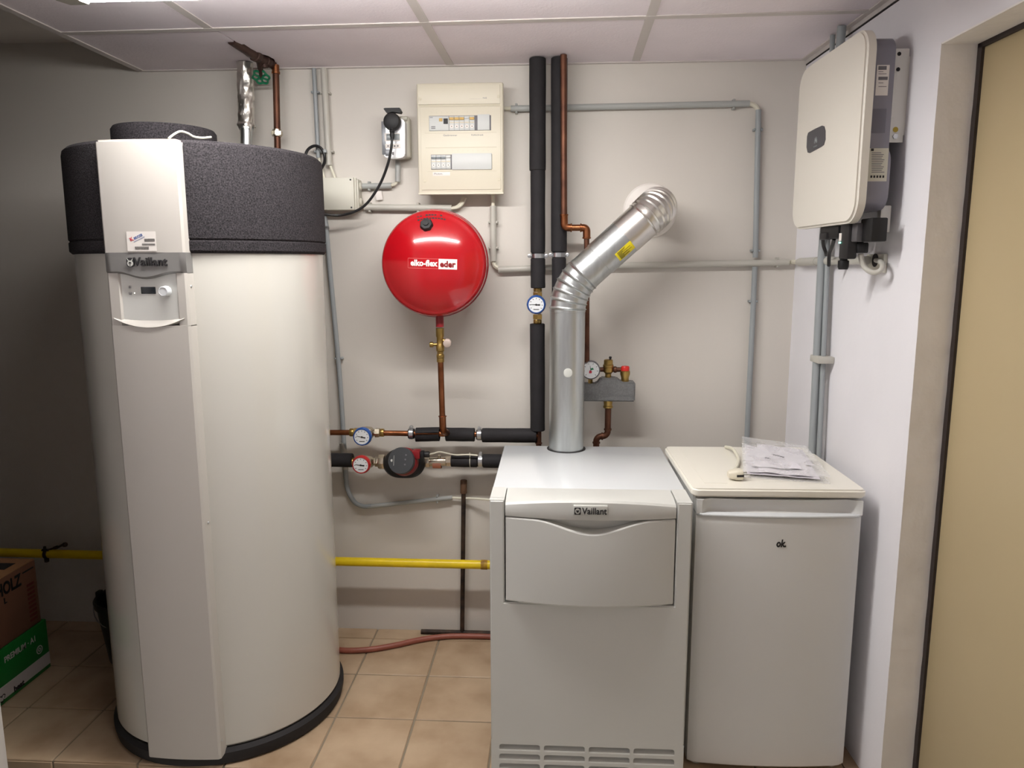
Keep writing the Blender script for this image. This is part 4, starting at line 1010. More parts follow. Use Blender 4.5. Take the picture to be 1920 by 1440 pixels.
bm = new(); cyl(bm, (vx + .006, yc, zz(674.5)), (vx + .009, yc, zz(671)), .004, 10); rnd(bm, (vx + .007, yc, zz(672)), (vx + .008, yc, zz(668.5)), .0055, .001, 10); obj('vent_cap', bm, 'rubber', t)
hx0, hx1 = g.x + .03, on(1168, 693, 1, yc).x; hz = zz(693.5)
bm = new(); cyl(bm, (hx0 - .01, yc + .01, hz), (hx1, yc + .01, hz), .0095, 14); rnd(bm, (vx + .022, yc + .01, hz), (vx + .034, yc + .01, hz), .013, .003, 14); obj('link_pipe', bm, 'copperd', t)
rx = on(1172, 700, 1, yc).x
bm = new(); lathe(bm, [(0, zS - .002), (.0150, zS - .002), (.0150, zz(708)), (.0195, zz(701)), (.0195, zz(696)), (.015, zz(694)), (0, zz(694))], (rx, yc, 0), (0, 0, 1), 26); obj('safety_valve_body', bm, 'brass', t)
bm = new(); lathe(bm, [(0, zz(695.5)), (.0165, zz(695.5)), (.0165, zz(688)), (.014, zz(686.3)), (0, zz(686.2))], (rx, yc, 0), (0, 0, 1), 30, rfn=lambda q, h: 1 + .03 * math.cos(q * 12)); obj('red_cap', bm, 'redplastic', t)
bm = new(); lathe(bm, [(0, zB + .002), (.0195, zB + .002), (.017, zz(757)), (.017, zz(760)), (.0195, zz(761)), (.0195, zz(764)), (.013, zz(766)), (0, zz(766))], (on(1140, 760, 1, yc).x, yc, 0), (0, 0, 1), 12); obj('bottom_union', bm, 'brass', t)
bx = on(1140, 780, 1, yc).x
bm = new(); tube(bm, [(bx, yc, zz(764)), (bx, yc, zz(818)), (on(1118, 820, 1, yc).x, yc, zz(818)), (on(1118, 830, 1, yc).x, yc, zz(852))], .0125, 16, rad=.022)
for p, ax in (((bx, yc, zz(805)), (0, 0, 1)), ((on(1129, 818, 1, yc).x, yc, zz(818)), (1, 0, 0)), ((on(1118, 830, 1, yc).x, yc, zz(830)), (0, 0, 1))): lathe(bm, [(.0125, -.004), (.0155, -.003), (.0155, .003), (.0125, .004)], p, ax, 18)
obj('outlet_pipe', bm, 'copperd', t)

# ================================================================== FUSE BOX
bo = .10; TLb, TRb, BRb, BLb = B(778.5, 157, bo), B(942.5, 152, bo), B(945.5, 365.5, bo), B(786, 363, bo)
bx0, bx1, bz0, bz1 = (TLb.x + BLb.x) / 2, (TRb.x + BRb.x) / 2, (BRb.z + BLb.z) / 2, (TLb.z + TRb.z) / 2
yb = WALL_Y - bo
t = thing('fuse_box', 'cream plastic fuse box with two rows of breakers above the red vessel', 'fuse box', ((bx0 + bx1) / 2, WALL_Y - .05, bz0))
BW, BH = bx1 - bx0, bz1 - bz0
Z6 = lambda x, y: (bx0 + (x - 72) / 1020 * BW, bz1 - (y - 62) / 1292 * BH)     # read off an enlarged view: box spans 1020 x 1292
bm = new(); box(bm, (bx0 + .012, yb + .022, bz0 + .012), (bx1 - .012, WALL_Y, bz1 - .012), .004); obj('back_box', bm, 'cream', t)
bm = new(); box(bm, (bx0, yb + .004, bz0), (bx1, yb + .03, bz1), .006, 3); obj('frame', bm, 'cream', t)
bm = new(); box(bm, (bx0 + .0035, yb + .001, bz0 + .0035), (bx1 - .0035, yb + .006, bz1 - .0035), .002); box(bm, (bx0, yb + .0, bz0), (bx1, yb + .004, bz0 + .006), .001)
cov = obj('cover', bm, 'cream', t)
a, b = Z6(95, 310), Z6(1055, 90)
bm = new(); box(bm, (a[0], yb - .003, a[1]), (b[0], yb + .003, b[1]), .0015); obj('upper_flap', bm, 'cream', t)
a, b = Z6(115, 1300), Z6(1060, 340)
bm = new(); box(bm, (a[0], yb - .002, a[1]), (b[0], yb + .003, b[1]), .0015); fasc = obj('fascia', bm, 'cream', t)
def bb(nm, x0, y0, x1, y1, d0, d1, m, parent, bev=.0006):
    a, b = Z6(x0, y1), Z6(x1, y0); bm = new(); box(bm, (a[0], yb - d1, a[1]), (b[0], yb - d0, b[1]), bev); return obj(nm, bm, m, parent)
bb('groove', 165, 636, 1010, 642, .0015, .0024, 'creamd', fasc); bb('groove', 170, 802, 1010, 810, .0015, .0026, 'creamd', fasc); bb('groove', 185, 1082, 1010, 1087, .0015, .0024, 'creamd', fasc)
bb('groove', 95, 316, 1050, 334, .0, .001, 'creamd', fasc)
for nm, x0, y0, x1, y1 in (('upper_window', 218, 440, 948, 614), ('lower_window', 232, 888, 956, 1062)): bb(nm, x0, y0, x1, y1, .0, .0024, 'inkgrey', fasc)
r1 = bb('residual_current_device', 222, 447, 452, 611, .001, .0055, 'module', t)
bb('test_button', 338, 470, 378, 506, .005, .0072, 'amber', r1, .001); bb('rocker', 390, 474, 441, 536, .005, .0085, 'ink', r1, .001)
bm = new(); c = Z6(250, 575); dashes(bm, .016, .012, FR(V((c[0] + .006, yb - .0055, c[1]))), 2, 1, word=.2); c = Z6(246, 460); dashes(bm, .012, .004, FR(V((c[0], yb - .0055, c[1]))), 1, 1, word=.2); obj('module_print', bm, 'inkgrey', r1)
for k in range(5):
    x = 455 + k * 60; br = bb('circuit_breaker', x + 1, 447, x + 59, 611, .001, .0055, 'module', t)
    bb('toggle', x + 4, 463, x + 57, 492 if k != 3 else 478, .005, .0105, 'amber' if k != 3 else 'module', br, .001)
    bb('breaker_groove', x + 3, 514, x + 56, 528, .0052, .0062, 'creamd', br, .0002)
    c = Z6(x + 30, 566); bm = new(); lathe(bm, [(0, 0), (.0066, 0), (.0066, .0006), (0, .0006)], (c[0], yb - .0055, c[1]), (0, -1, 0), 18); lb_ = obj('breaker_label', bm, 'sticker', br); bm = new(); box(bm, (c[0] - .0016, yb - .0066, c[1] - .0016), (c[0] + .0016, yb - .006, c[1] + .0016)); obj('breaker_print', bm, 'ink', br)
bb('cover_strip', 790, 432, 930, 612, .001, .007, 'module', t)
for k in range(4):
    x = 236 + k * 58; br = bb('circuit_breaker', x + 1, 896, x + 57, 1056, .001, .0055, 'module', t)
    bb('toggle', x + 3, 914, x + 55, 940 if k != 3 else 928, .005, .0105, 'greytog' if k != 3 else 'module', br, .001)
    bb('breaker_groove', x + 3, 962, x + 54, 976, .0052, .0062, 'creamd', br, .0002)
    c = Z6(x + 28, 1012); bm = new(); lathe(bm, [(0, 0), (.0062, 0), (.0062, .0006), (0, .0006)], (c[0], yb - .0055, c[1]), (0, -1, 0), 18); obj('breaker_label', bm, 'sticker', br); bm = new(); box(bm, (c[0] - .0015, yb - .0066, c[1] - .0015), (c[0] + .0015, yb - .006, c[1] + .0015)); obj('breaker_print', bm, 'ink', br)
bb('cover_strip', 482, 878, 952, 1066, .001, .007, 'module', t)
for k in range(12):
    for yy, s in ((404, k + 1), (848, k + 13)):
        c = Z6(250 + k * 60, yy); text(str(s), .0062, 'creamd', fasc, V((c[0], yb - .0022, c[1])), (1, 0, 0), (0, 0, 1), name='number', ext=.0002, res=1)
c = Z6(465, 666); text('Gasbrenner', .0092, 'inkgrey', fasc, V((c[0], yb - .0022, c[1])), (1, 0, 0), (0, 0, 1), ext=.0002, width=.054, res=2, name='handwriting')
c = Z6(785, 665); text('Kühlschrank', .0092, 'inkgrey', fasc, V((c[0], yb - .0022, c[1])), (1, 0, 0), (0, 0, 1), ext=.0002, width=.046, res=2, name='handwriting')
s_ = bb('paper_label', 250, 1092, 456, 1136, .0018, .0024, 'sticker', fasc, .0001); c = Z6(318, 1112); text('Multim.', .010, 'inkgrey', s_, V((c[0], yb - .0026, c[1])), (1, 0, 0), (0, 0, 1), ext=.0002, width=.034, res=2)
c = Z6(800, 246); text('................. N5', .008, 'inkgrey', cov, V((c[0], yb - .0034, c[1])), (1, 0, 0), (0, 0, 1), ext=.0002, width=.066, res=1)
for x, y in ((115, 245), (1035, 230), (150, 1195), (1040, 1185)):
    c = Z6(x, y); bm = new(); lathe(bm, [(0, 0), (.0055, 0), (.005, .0012), (0, .0014)], (c[0], yb - .002 - (.001 if y < 300 else 0), c[1]), (0, -1, 0), 14); obj('cover_screw', bm, 'creamd', t)

# ================================================================== ENERGY METER, SOCKET, PLUG
t = thing('wall_socket', 'grey surface socket left of the fuse box, mostly hidden by the meter', 'socket', B(750, 298, .03))
a, b = B(732, 262, .05), B(767, 217, .05)
bm = new(); box(bm, (a.x, WALL_Y - .050, a.z - .07), (b.x, WALL_Y, b.z), .012, 4); obj('socket_body', bm, 'boxg', t)
bm = new(); k = B(757, 220, .06); rnd(bm, k + V((-.01, 0, -.004)), k + V((.014, 0, -.004)), .008, .002, 12); obj('lid_hinge', bm, 'boxg', t)
t = thing('energy_meter', 'silver plug-in energy meter with grey display left of the fuse box', 'energy meter', B(738, 297, .07))
E = .105
def em_(x, y): p = B(700 + x / 6.55, 190 + y / 6.55, E); return p
prof = [(107, 235), (150, 205), (335, 205), (382, 240), (384, 655), (365, 680), (310, 697), (225, 700), (160, 690), (122, 665)]
pts2 = [em_(*p) for p in prof]; yE = WALL_Y - E
bm = new(); prism(bm, [(p.x, p.z) for p in pts2], .045, FR(V((0, WALL_Y - .055, 0))))
bmesh.ops.recalc_face_normals(bm, faces=bm.faces[:]); bmesh.ops.bevel(bm, geom=bm.edges[:], offset=.003, segments=2, affect='EDGES'); me_ = obj('meter_body', bm, 'silver', t)
yE = WALL_Y - .10
def eb(nm, x0, y0, x1, y1, d, m, bev=.0005):
    a, b = on(700 + x0 / 6.55, 190 + y1 / 6.55, 1, yE), on(700 + x1 / 6.55, 190 + y0 / 6.55, 1, yE); bm = new(); box(bm, (a.x, yE - d, a.z), (b.x, yE + .002, b.z), bev); return obj(nm, bm, m, t)
eb('dark_side_stripe', 110, 245, 148, 655, .0006, 'silverd'); eb('dark_lower_stripe', 148, 590, 220, 672, .0008, 'silverd')
eb('display_frame', 140, 390, 330, 490, .0008, 'sticker'); eb('display', 162, 402, 322, 478, .0016, 'lcdg')
eb('button_row', 148, 520, 335, 580, .0012, 'sticker')
for x in (182, 222, 262, 302): eb('button', x - 9, 540, x + 9, 558, .0028, 'inkgrey', .001)
eb('meter_print', 232, 620, 250, 660, .001, 'inkgrey')
c = B(733.8, 227, .13)
t = thing('black_plug', 'black plug with hinged flap pushed into the top of the energy meter', 'plug', c)
bm = new(); lathe(bm, [(0, 0), (.0315, 0), (.0325, .004), (.0325, .024), (.029, .033), (.020, .037), (0, .038)], V((c.x, WALL_Y - .100, c.z)), (0, -1, 0), 40); obj('plug_body', bm, 'rubber', t)
a = B(736, 209, .12); bm = new(); poly = [(-.034, .010), (-.028, .0125), (.028, .0125), (.034, .0), (.030, -.006), (.016, -.004), (.0, -.002), (-.016, -.006), (-.024, -.004)]
prism(bm, poly, .030, FR(V((a.x, WALL_Y - .095, a.z)))); bmesh.ops.recalc_face_normals(bm, faces=bm.faces[:]); obj('flap', bm, 'rubber', t)
a, b = B(735, 240, .135), B(735.5, 258, .135); bm = new()
lathe(bm, [(0, 0), (.009, 0), (.0105, .006), (.009, .009), (.0105, .014), (.0085, .018), (.0095, .023), (.007, .04), (0, .04)], a, b - a, 16); obj('strain_relief', bm, 'rubber', t)
pts = [B(735.3, 255, .135), B(734, 275, .135), B(728, 305, .13), B(716, 338, .12), B(700, 366, .115), B(683, 386, .11), B(662, 398, .11), B(640, 403.5, .11), B(622, 403.5, .12), B(604, 401, .14), B(588, 398, .16)]
bm = new(); tube(bm, smooth(pts), .0052, 10); tag(obj('black_cable', bm, 'cablek'), 'long black cable swinging from the plug down to the water heater', 'cable')
# black loop
pts = [B(573, 300, .05), B(574, 287, .05), B(580, 278, .05), B(591, 273.5, .05), B(602, 278, .05), B(608, 290, .05), B(608.5, 303, .045), B(604, 314, .04), B(598, 321, .035), B(592, 330, .03)]
bm = new(); tube(bm, smooth(pts), .0058, 10); lp = tag(obj('cable_loop', bm, 'cablek'), 'short black cable loop behind the two conduits beside the black tank top', 'cable')
bm = new(); a = B(608.6, 283.5, .05); cyl(bm, a + V((.0, 0, .006)), a + V((.002, 0, -.006)), .0075, 10); obj('cable_tie', bm, 'conduitb', lp)

# ================================================================== CONDUITS
def saddle(parent, c, axis, r, m='conduit'):
    """open saddle clip with two little lugs"""
    a = V(axis).normalized(); c = V(c); s = a.cross(V((0, -1, 0))).normalized()
    bm = new()
    for q in (1, -1):
        p = c + s * q * (r + .0025) + V((0, -r * .2, 0))
        box(bm, (-.0045, -.003, -.0045), (.0045, WALL_Y - p.y, .0045), .0012, 1, R=Matrix.Translation(p))
        box(bm, (-.003, -.006, -.003), (.003, 0, .003), .001, 1, R=Matrix.Translation(p))
    return obj('saddle_clip', bm, m, parent)
def conduit(label, pts, r, m, ends=(), clips=(), name='conduit', rad=0.0, group='conduits on the walls'):
    t = thing(name, label, 'conduit', pts[0], group)
    bm = new(); tube(bm, pts, r, 16, rad=rad); obj('tube', bm, m, t)
    for e in ends:   # tail cables
        bm = new(); tube(bm, smooth(e[0]) if len(e[0]) > 2 else e[0], e[1], 8); obj('tail_cable', bm, 'cablew', t)
    for c in clips: saddle(t, c[0], c[1], r, m)
    return t
co = .02
conduit('thin grey conduit dropping from the ceiling, left of the pair above the junction box', [B(588.5, 128, co), B(597, 296, co)], .0085, 'conduitb', ends=[([B(597.5, 294, co), B(601, 309, co), B(608, 334, co)], .005)], clips=[(B(590.7, 173, co), (0, 0, 1)), (B(596, 284, co), (0, 0, 1))])
conduit('thick cream conduit dropping from the ceiling, right of the pair above the junction box', [B(607, 128, .024), B(617, 310, .024)], .0125, 'conduitw', ends=[([B(618, 307, .02), B(622, 318, .02), B(628, 334, .02)], .006)], clips=[(B(609.5, 174, .024), (0, 0, 1)), (B(615.5, 284, .024), (0, 0, 1))])
conduit('short grey conduit between the junction box and the socket', [B(674, 349.5, co), B(734, 348, co)], .0115, 'conduit', ends=[([B(733, 347.5, co), B(741, 345, co), B(745.5, 338, co)], .006)], clips=[(B(692, 349, co), (1, 0, 0))])
conduit('short vertical grey conduit below the energy meter', [B(746.3, 296, co), B(745.7, 341, co)], .0108, 'conduit')
conduit('cream conduit running under the fuse box to the junction box', [B(683, 388.5, .022), B(847, 390.5, .022)], .0130, 'conduitw', ends=[([B(669, 381, .03), B(675, 387, .022), B(686, 388, .022)], .0075), ([B(845, 390.5, .022), B(856, 388, .022), B(864, 380, .03), B(869, 368, .04)], .006), ([B(845, 391, .028), B(858, 389, .028), B(867, 382, .03), B(873, 370, .04)], .0055)], clips=[(B(693, 388.5, .022), (1, 0, 0)), (B(784, 389.5, .022), (1, 0, 0))])
conduit('short cream conduit standing below the right end of the fuse box', [B(924.5, 386, .024), B(925, 490, .024)], .0122, 'conduitw', ends=[([B(924.5, 366, .03), B(924.5, 378, .024), B(924.5, 388, .024)], .0075), ([B(925, 488, .022), B(927, 497, .022), B(936, 504.5, .022)], .0085)], clips=[(B(924.6, 417, .024), (0, 0, 1)), (B(925, 465, .024), (0, 0, 1))])
pc1 = B(1479, 492, .022)
conduit('long cream conduit crossing the back wall behind the pipes at flue height', [B(934, 505.5, .022), B(1108, 499, .022), pc1], .0128, 'conduitw', clips=[(B(1458, 492, .022), (1, 0, 0))])
conduit('thin grey conduit running from the fuse box to the right near the ceiling', [B(958, 203.8, co), B(1405, 194.2, co)], .0118, 'conduit', ends=[([B(943, 202.5, co), B(951, 203, co), B(960, 203.5, co)], .0065), ([B(1403, 194, .018), B(1412, 196, .018), B(1419, 202, .018), B(1422.5, 212, .018)], .0085)], clips=[(B(968, 203.6, co), (1, 0, 0)), (B(1376, 195.3, co), (1, 0, 0))])
conduit('grey conduit descending the back wall near the right corner, upper length', [B(1422, 206, co), B(1416.3, 483, co)], .0106, 'conduitb', clips=[(B(1421.5, 243, co), (0, 0, 1)), (B(1416.5, 470, co), (0, 0, 1))])
conduit('grey conduit descending behind the refrigerator near the right corner, lower length', [B(1415.3, 500, co), B(1411.5, 590, co), B(1399, 850, co)], .0106, 'conduitb', clips=[(B(1412.3, 565, co), (0, 0, 1))])
# conduit that follows the water heater and bends to the boiler
pp = [B(604, 398, co), B(611.5, 430, co), B(620, 520, co), B(634, 672, co), B(640, 750, co), B(646, 850, co), B(648.5, 895, co), B(651, 915, co), B(658, 932, co), B(668, 944, co), B(682, 949.5, co), B(697, 949, co)]
t = conduit('blue-grey conduit running down beside the water heater and curving right', smooth(pp, 5), .0098, 'conduitb', clips=[(B(635, 672, co), (0, 0, 1))])
bm = new(); tube(bm, [B(641.5, 830, co), B(646, 850, co), B(648, 880, co)], .0125, 16); obj('coupling', bm, 'conduitw', t)
bm = new(); tube(bm, [B(606, 402, co), B(612, 430, co)], .0125, 16); obj('coupling', bm, 'conduitb', t)
conduit('grey conduit rising gently rightwards towards the boiler below the pump', [B(690, 950, co), B(848, 933, co)], .0098, 'conduit', ends=[([B(846, 933, co), B(862, 934, co), B(890, 935, .04), B(930, 938, .08)], .0050)], clips=[(B(820, 936, co), (1, 0, 0))])
# right wall
def RWo(px, py, o=.022): return RW(px, py, o)
sR = rws(RWo(1540, 490))
t = conduit('cream conduit continuing round the corner on the right wall under the inverter', [RWo(1497, 491.5, .024), RWo(1545, 489.5, .024), RWo(1626, 488, .024)], .0128, 'conduitw')
bm = new(); tube(bm, [pc1, B(1486, 491.5, .022), RWo(1497, 491, .024), RWo(1512, 490.5, .024)], .0085, 10); obj('tail_cable', bm, 'cablew', t)
bm = new(); tube(bm, [RWo(1500, 491.5, .024), RWo(1532, 490, .024)], .0155, 16); obj('coupling', bm, 'conduitw', t)
bm = new(); tube(bm, [RWo(1546, 489.5, .024), RWo(1560, 489.2, .024)], .0155, 16); obj('coupling', bm, 'conduitw', t)
s1, s2 = .292, .345
t = thing('conduit', 'thick grey vertical conduit on the right wall, nearer the corner, behind the inverter', 'conduit', rw(s1, .045, .5), 'conduits on the walls')
bm = new(); ca_, cb_ = RW(1541, 480, .04), RW(1524, 830, .04); ct_ = RW(1578, 57, .04); tube(bm, [rw(rws(ct_), .04, 2.358), ca_, cb_, cb_ + (cb_ - ca_) * .5], .0140, 16); obj('tube', bm, 'conduitb', t)
t = thing('conduit', 'thin grey vertical conduit on the right wall, second from the corner', 'conduit', rw(s2, .035, .5), 'conduits on the walls')
bm = new(); da_, db_ = RW(1552, 480, .026), RW(1537, 830, .026); dt_ = RW(1561, 68, .03); tube(bm, [rw(rws(dt_), .03, 2.358), rw(rws(da_) - .03, .028, 1.80), da_, db_, db_ + (db_ - da_) * .5], .0085, 16); obj('tube', bm, 'conduitb', t)
zc_ = RW(1537, 674, .04).z
t2 = bm = new(); box(bm, (rws(RW(1527, 674, .04)), .0, zc_ - .012), (rws(RW(1549, 674, .03)), .057, zc_ + .012), .004, R=RM); obj('double_clip', bm, 'conduitw', t)

# junction box
t = thing('junction_box', 'light grey square junction box half hidden by the water heater', 'junction box', B(630, 394, .04))
a, b = B(583, 394, .078), B(664.5, 332.5, .078)
bm = new(); box(bm, (a.x, WALL_Y - .055, a.z + .003), (b.x + .008, WALL_Y, b.z - .003), .004); obj('box_body', bm, 'boxg', t)
bm = new(); box(bm, (a.x, WALL_Y - .078, a.z), (b.x - .004, WALL_Y - .055, b.z), .003); box(bm, (a.x, WALL_Y - .066, a.z - .001), (b.x + .002, WALL_Y - .054, b.z + .001), .002); obj('box_lid', bm, 'boxg', t)
for px, py in ((657, 337), (659, 389)):
    k = B(px, py, .078); bm = new(); lathe(bm, [(0, 0), (.0035, 0), (.0035, .0006), (0, .0006)], V((k.x, WALL_Y - .078, k.z)), (0, -1, 0), 12); obj('lid_screw', bm, 'ink', t)
for py in (349, 379):
    k = B(672, py, .03); bm = new(); lathe(bm, [(.004, 0), (.016, 0), (.017, .006), (.012, .010), (.004, .010)], V((b.x + .006, WALL_Y - .026, k.z)), (1, 0, 0), 16); obj('cable_entry', bm, 'boxg', t)
# little tag
k = B(708.5, 366, .03); ca, sa = math.cos(-.12), math.sin(-.12)
bm = new(); box(bm, (-.0125, -.003, -.018), (.0125, .003, .018), .001, R=Matrix.Translation(V((k.x, WALL_Y - .012, k.z))) @ Matrix.Rotation(-.12, 4, 'Y') @ Matrix.Rotation(.25, 4, 'Z')); tag(obj('plastic_tag', bm, 'sticker'), 'tiny pale plastic tag on the wall under the short conduit', 'tag')

# ================================================================== CEILING VALVE, COPPER DROP, FOIL DUCT
def cq(px, py, z): return on(px, py, 2, z)
t = thing('copper_drop_pipe', 'copper pipe dropping from the broken ceiling panel behind the water heater', 'pipe', B(519, 262, .10))
oy = .09
bm = new(); tube(bm, [B(498, 112, oy) + V((0, .0, .03)), B(517, 127, oy), B(521, 300, oy)], .0125, 16, rad=.025); obj('pipe', bm, 'copperd', t)
bm = new(); lathe(bm, [(.0125, 0), (.0160, .001), (.0160, .008), (.0140, .010), (.0140, .032), (.0125, .034)], B(517.3, 139, oy), (0, 0, 1), 18); obj('socket_joint', bm, 'copper', t)
bm = new(); c = B(519.5, 250, oy); hexnut(bm, c, (0, 0, 1), .022, .014); rnd(bm, c + V((0, 0, -.013)), c + V((0, 0, -.006)), .019, .002, 18); cyl(bm, c + V((0, 0, .006)), c + V((0, 0, .014)), .017, 18); obj('union_nut', bm, 'nickel', t)
t = thing('stopcock', 'tarnished stopcock with green handwheel poking through the broken ceiling panel', 'valve', B(489, 145, .10))
a, b = cq(467, 97, ZC - .004), cq(512, 122, ZC - .006)
bm = new(); tube(bm, [a + V((-.02, -.1, .012)), a, a.lerp(b, .5) + V((0, 0, -.002)), b], .017, 14); rnd(bm, a.lerp(b, .2), a.lerp(b, .34), .024, .003, 8); rnd(bm, a.lerp(b, .62), a.lerp(b, .76), .024, .003, 8)
m0 = a.lerp(b, .42); wc = B(489.5, 145, .115)
cyl(bm, m0, m0.lerp(wc, .55), .015, 14, .011); cyl(bm, m0.lerp(wc, .5), wc, .0065, 12)
m1 = a.lerp(b, .58); rnd(bm, m1, m1 + V((.004, .0, -.030)), .011, .004, 14); obj('valve_body', bm, 'valvebody', t)
ax = (wc - m0).normalized() * 1.0; ax = V((.05, -.62, -.8)).normalized()
bm = new(); x_, y_, a_ = frame(ax)
# six-lobed open handwheel
n = 72; rings = []
for k in range(n + 1):
    q = 2 * PI * k / n; R = .0285 * (1 + .10 * math.cos(6 * q)); c = wc + (x_ * math.cos(q) + y_ * math.sin(q)) * R; rd = (x_ * math.cos(q) + y_ * math.sin(q))
    rings.append([c + rd * .0045 * math.cos(j * PI / 4) + a_ * .0045 * math.sin(j * PI / 4) for j in range(8)])
loft(bm, rings, caps=False)
for k in range(6):
    q = 2 * PI * (k + .5) / 6; cyl(bm, wc, wc + (x_ * math.cos(q) + y_ * math.sin(q)) * .027, .0042, 8)
rnd(bm, wc - a_ * .006, wc + a_ * .006, .010, .002, 16); obj('handwheel', bm, 'greencap', t)

t = thing('foil_duct', 'crumpled silver foil lagged pipe rising from the water heater to the ceiling', 'duct', B(460, 262, .13))
oy = .10
c1, c0 = B(460, 128, oy), B(462, 238, oy); c1.z = ZC - .001
bm = new(); L = (c1 - c0).length; pr = []
nn = 34; seg = 36
x_, y_, a_ = frame(c1 - c0)
rings = []
for i in range(nn + 1):
    h = L * i / nn; ring = []
    for k in range(seg):
        q = 2 * PI * k / seg; d = noise.noise(V((math.cos(q) * 2.2, math.sin(q) * 2.2, h * 26))) * .0045 + noise.noise(V((math.cos(q) * 5, math.sin(q) * 5, h * 60 + 4))) * .0025
        ring.append(c0 + a_ * h + (x_ * math.cos(q) + y_ * math.sin(q)) * (.0300 + d + (.004 if i < 2 else 0)))
    rings.append(ring)
loft(bm, rings, caps=False); obj('foil_wrap', bm, 'foil', t, sharp=25)
bm = new(); cyl(bm, B(462, 300, oy), B(462, 232, oy), .0225, 28); lathe(bm, [(.0225, 0), (.0285, .001), (.0285, .012), (.0225, .014)], B(462, 243, oy), (0, 0, 1), 24); obj('steel_pipe', bm, 'galv', t)
bm = new()
for k in range(9):
    q = k * .7; p = B(462, 238, oy) + V((math.cos(q) * .030, math.sin(q) * .030, 0)); prism(bm, [(-.006, 0), (.006, 0), (.001, -.014 - .004 * (k % 3))], .0006, place(p, (-math.sin(q), math.cos(q), 0), (0, 0, 1)))
obj('torn_foil_edge', bm, 'foil', t)

# ================================================================== INVERTER ON THE RIGHT WALL
t = thing('solar_inverter', 'white box-shaped solar inverter with grey rear body high on the right wall', 'inverter', rw(.64, .08, 1.7))
S0, S1, IZ0, IZ1 = .337, .851, 1.711, 2.238
def RB(bm, s0, s1, o0, o1, z0, z1, bev=0.0, seg=2): box(bm, (s0, o0, z0), (s1, o1, z1), bev, seg, R=RM)
def rplate(bm, s0, s1, z0, z1, r, o0, o1, bev=.006):
    P = rrect(s1 - s0, z1 - z0, r, 8, (s0 + s1) / 2, (z0 + z1) / 2)
    R = RM @ Matrix(((1, 0, 0, 0), (0, 0, 1, o0), (0, 1, 0, 0), (0, 0, 0, 1)))
    prism(bm, P, o1 - o0, R); bmesh.ops.recalc_face_normals(bm, faces=bm.faces[:])
    if bev:
        oo = RP.dot(RN) + o1
        ed = [e for e in bm.edges if all(abs(v.co.dot(RN) - oo) < 1e-4 for v in e.verts)]
        bmesh.ops.bevel(bm, geom=ed, offset=bev, segments=3, affect='EDGES')
bm = new(); rplate(bm, S0, S1, IZ0, IZ1, .066, .112, .140, .007); cv = obj('front_cover', bm, 'invwhite', t)
bm = new(); rplate(bm, S0 + .02, S1 - .012, IZ0 + .034, IZ1 - .024, .045, .054, .112, .002); bodyg = obj('rear_body', bm, 'invgrey', t)
# bulge in the lower half of the casting
bm = new(); rplate(bm, S0 + .03, S1 - .0115, IZ0 + .036, IZ0 + .21, .045, .046, .100, .002); obj('rear_body_bulge', bm, 'invgrey', bodyg)
# hand notch, its shade painted as a darker plate
bm = new(); RB(bm, S1 - .014, S1 - .0112, .068, .108, 1.955, 2.02, .001); obj('hand_notch_shade', bm, mat('grey_shadow_casting', (112, 110, 120), .5, .2), bodyg)
# bracket
SB = .812
def nk(px, py, ss=SB):
    d = sight(px, py); q = rw(ss, 0, 0); k = (q - CPOS).dot(RD) / d.dot(RD); return CPOS + d * k     # point on the near side plane
bm = new(); zb0, zb1 = nk(1690, 267).z, nk(1692, 91).z
RB(bm, S0 + .05, SB - .002, .0, .006, zb0 + .02, zb1 - .02); RB(bm, SB - .003, SB, .004, .058, zb0, zb1); RB(bm, SB - .008, SB + .002, .034, .060, nk(1680, 221).z, nk(1680, 136).z, .002)
brk = obj('mounting_bracket', bm, 'bracket', t)
for px, py in ((1686, 101), (1684, 130)):
    k = nk(px, py); bm = new(); lathe(bm, [(0, 0), (.0055, 0), (.0055, .0008), (0, .0008)], k, RD, 12); obj('bracket_hole', bm, 'dark', brk)
k = nk(1679, 243); bm = new(); lathe(bm, [(0, 0), (.0075, 0), (.0075, .0008), (0, .0008)], k, RD, 18); obj('yellow_earth_label', bm, mat('mustard_label', (176, 150, 40), .5), brk)
k = nk(1678, 256); bm = new(); hexnut(bm, k, RD, .0075, .008); obj('earth_screw', bm, 'steel', brk)
# labels on the near side of the casting
SN = S1 - .0118
def sideplate(nm, pxa, pya, pxb, pyb, m, parent, d=.0005, s=SN):
    a, b = nk(pxa, pya, s), nk(pxb, pyb, s); oa, ob = (a - RP).dot(RN), (b - RP).dot(RN)
    bm = new(); RB(bm, s - .0003, s + d, min(oa, ob), max(oa, ob), min(a.z, b.z), max(a.z, b.z)); return obj(nm, bm, m, parent)
l1 = sideplate('rating_label', 1645, 122, 1664, 179, 'sticker', bodyg)
sideplate('barcode', 1647, 124, 1662, 131, 'inkgrey', l1, .0009); sideplate('barcode', 1647, 144, 1664, 150, 'inkgrey', l1, .0009)
for y in (134, 138, 155, 162): sideplate('print_line', 1647, y, 1662 - (y % 3) * 3, y + 1, 'inkgrey', l1, .0008)
l2 = sideplate('specification_label', 1631, 278, 1662, 340, mat('pale_label', (198, 194, 178), .5), bodyg, s=S1 - .0113)
for j in range(12):
    sideplate('print_line', 1634, 286 + j * 3.3, 1652 + (j * 5) % 7, 287.2 + j * 3.3, 'inkgrey', l2, .0009, s=S1 - .0113)
for j in range(5): sideplate('approval_mark', 1632 + j * 5.6, 329, 1635 + j * 5.6, 333.5, 'ink', l2, .001, s=S1 - .0113)
sideplate('maker_emblem', 1633, 278.5, 1638, 283.5, 'ink', l2, .001, s=S1 - .0113)
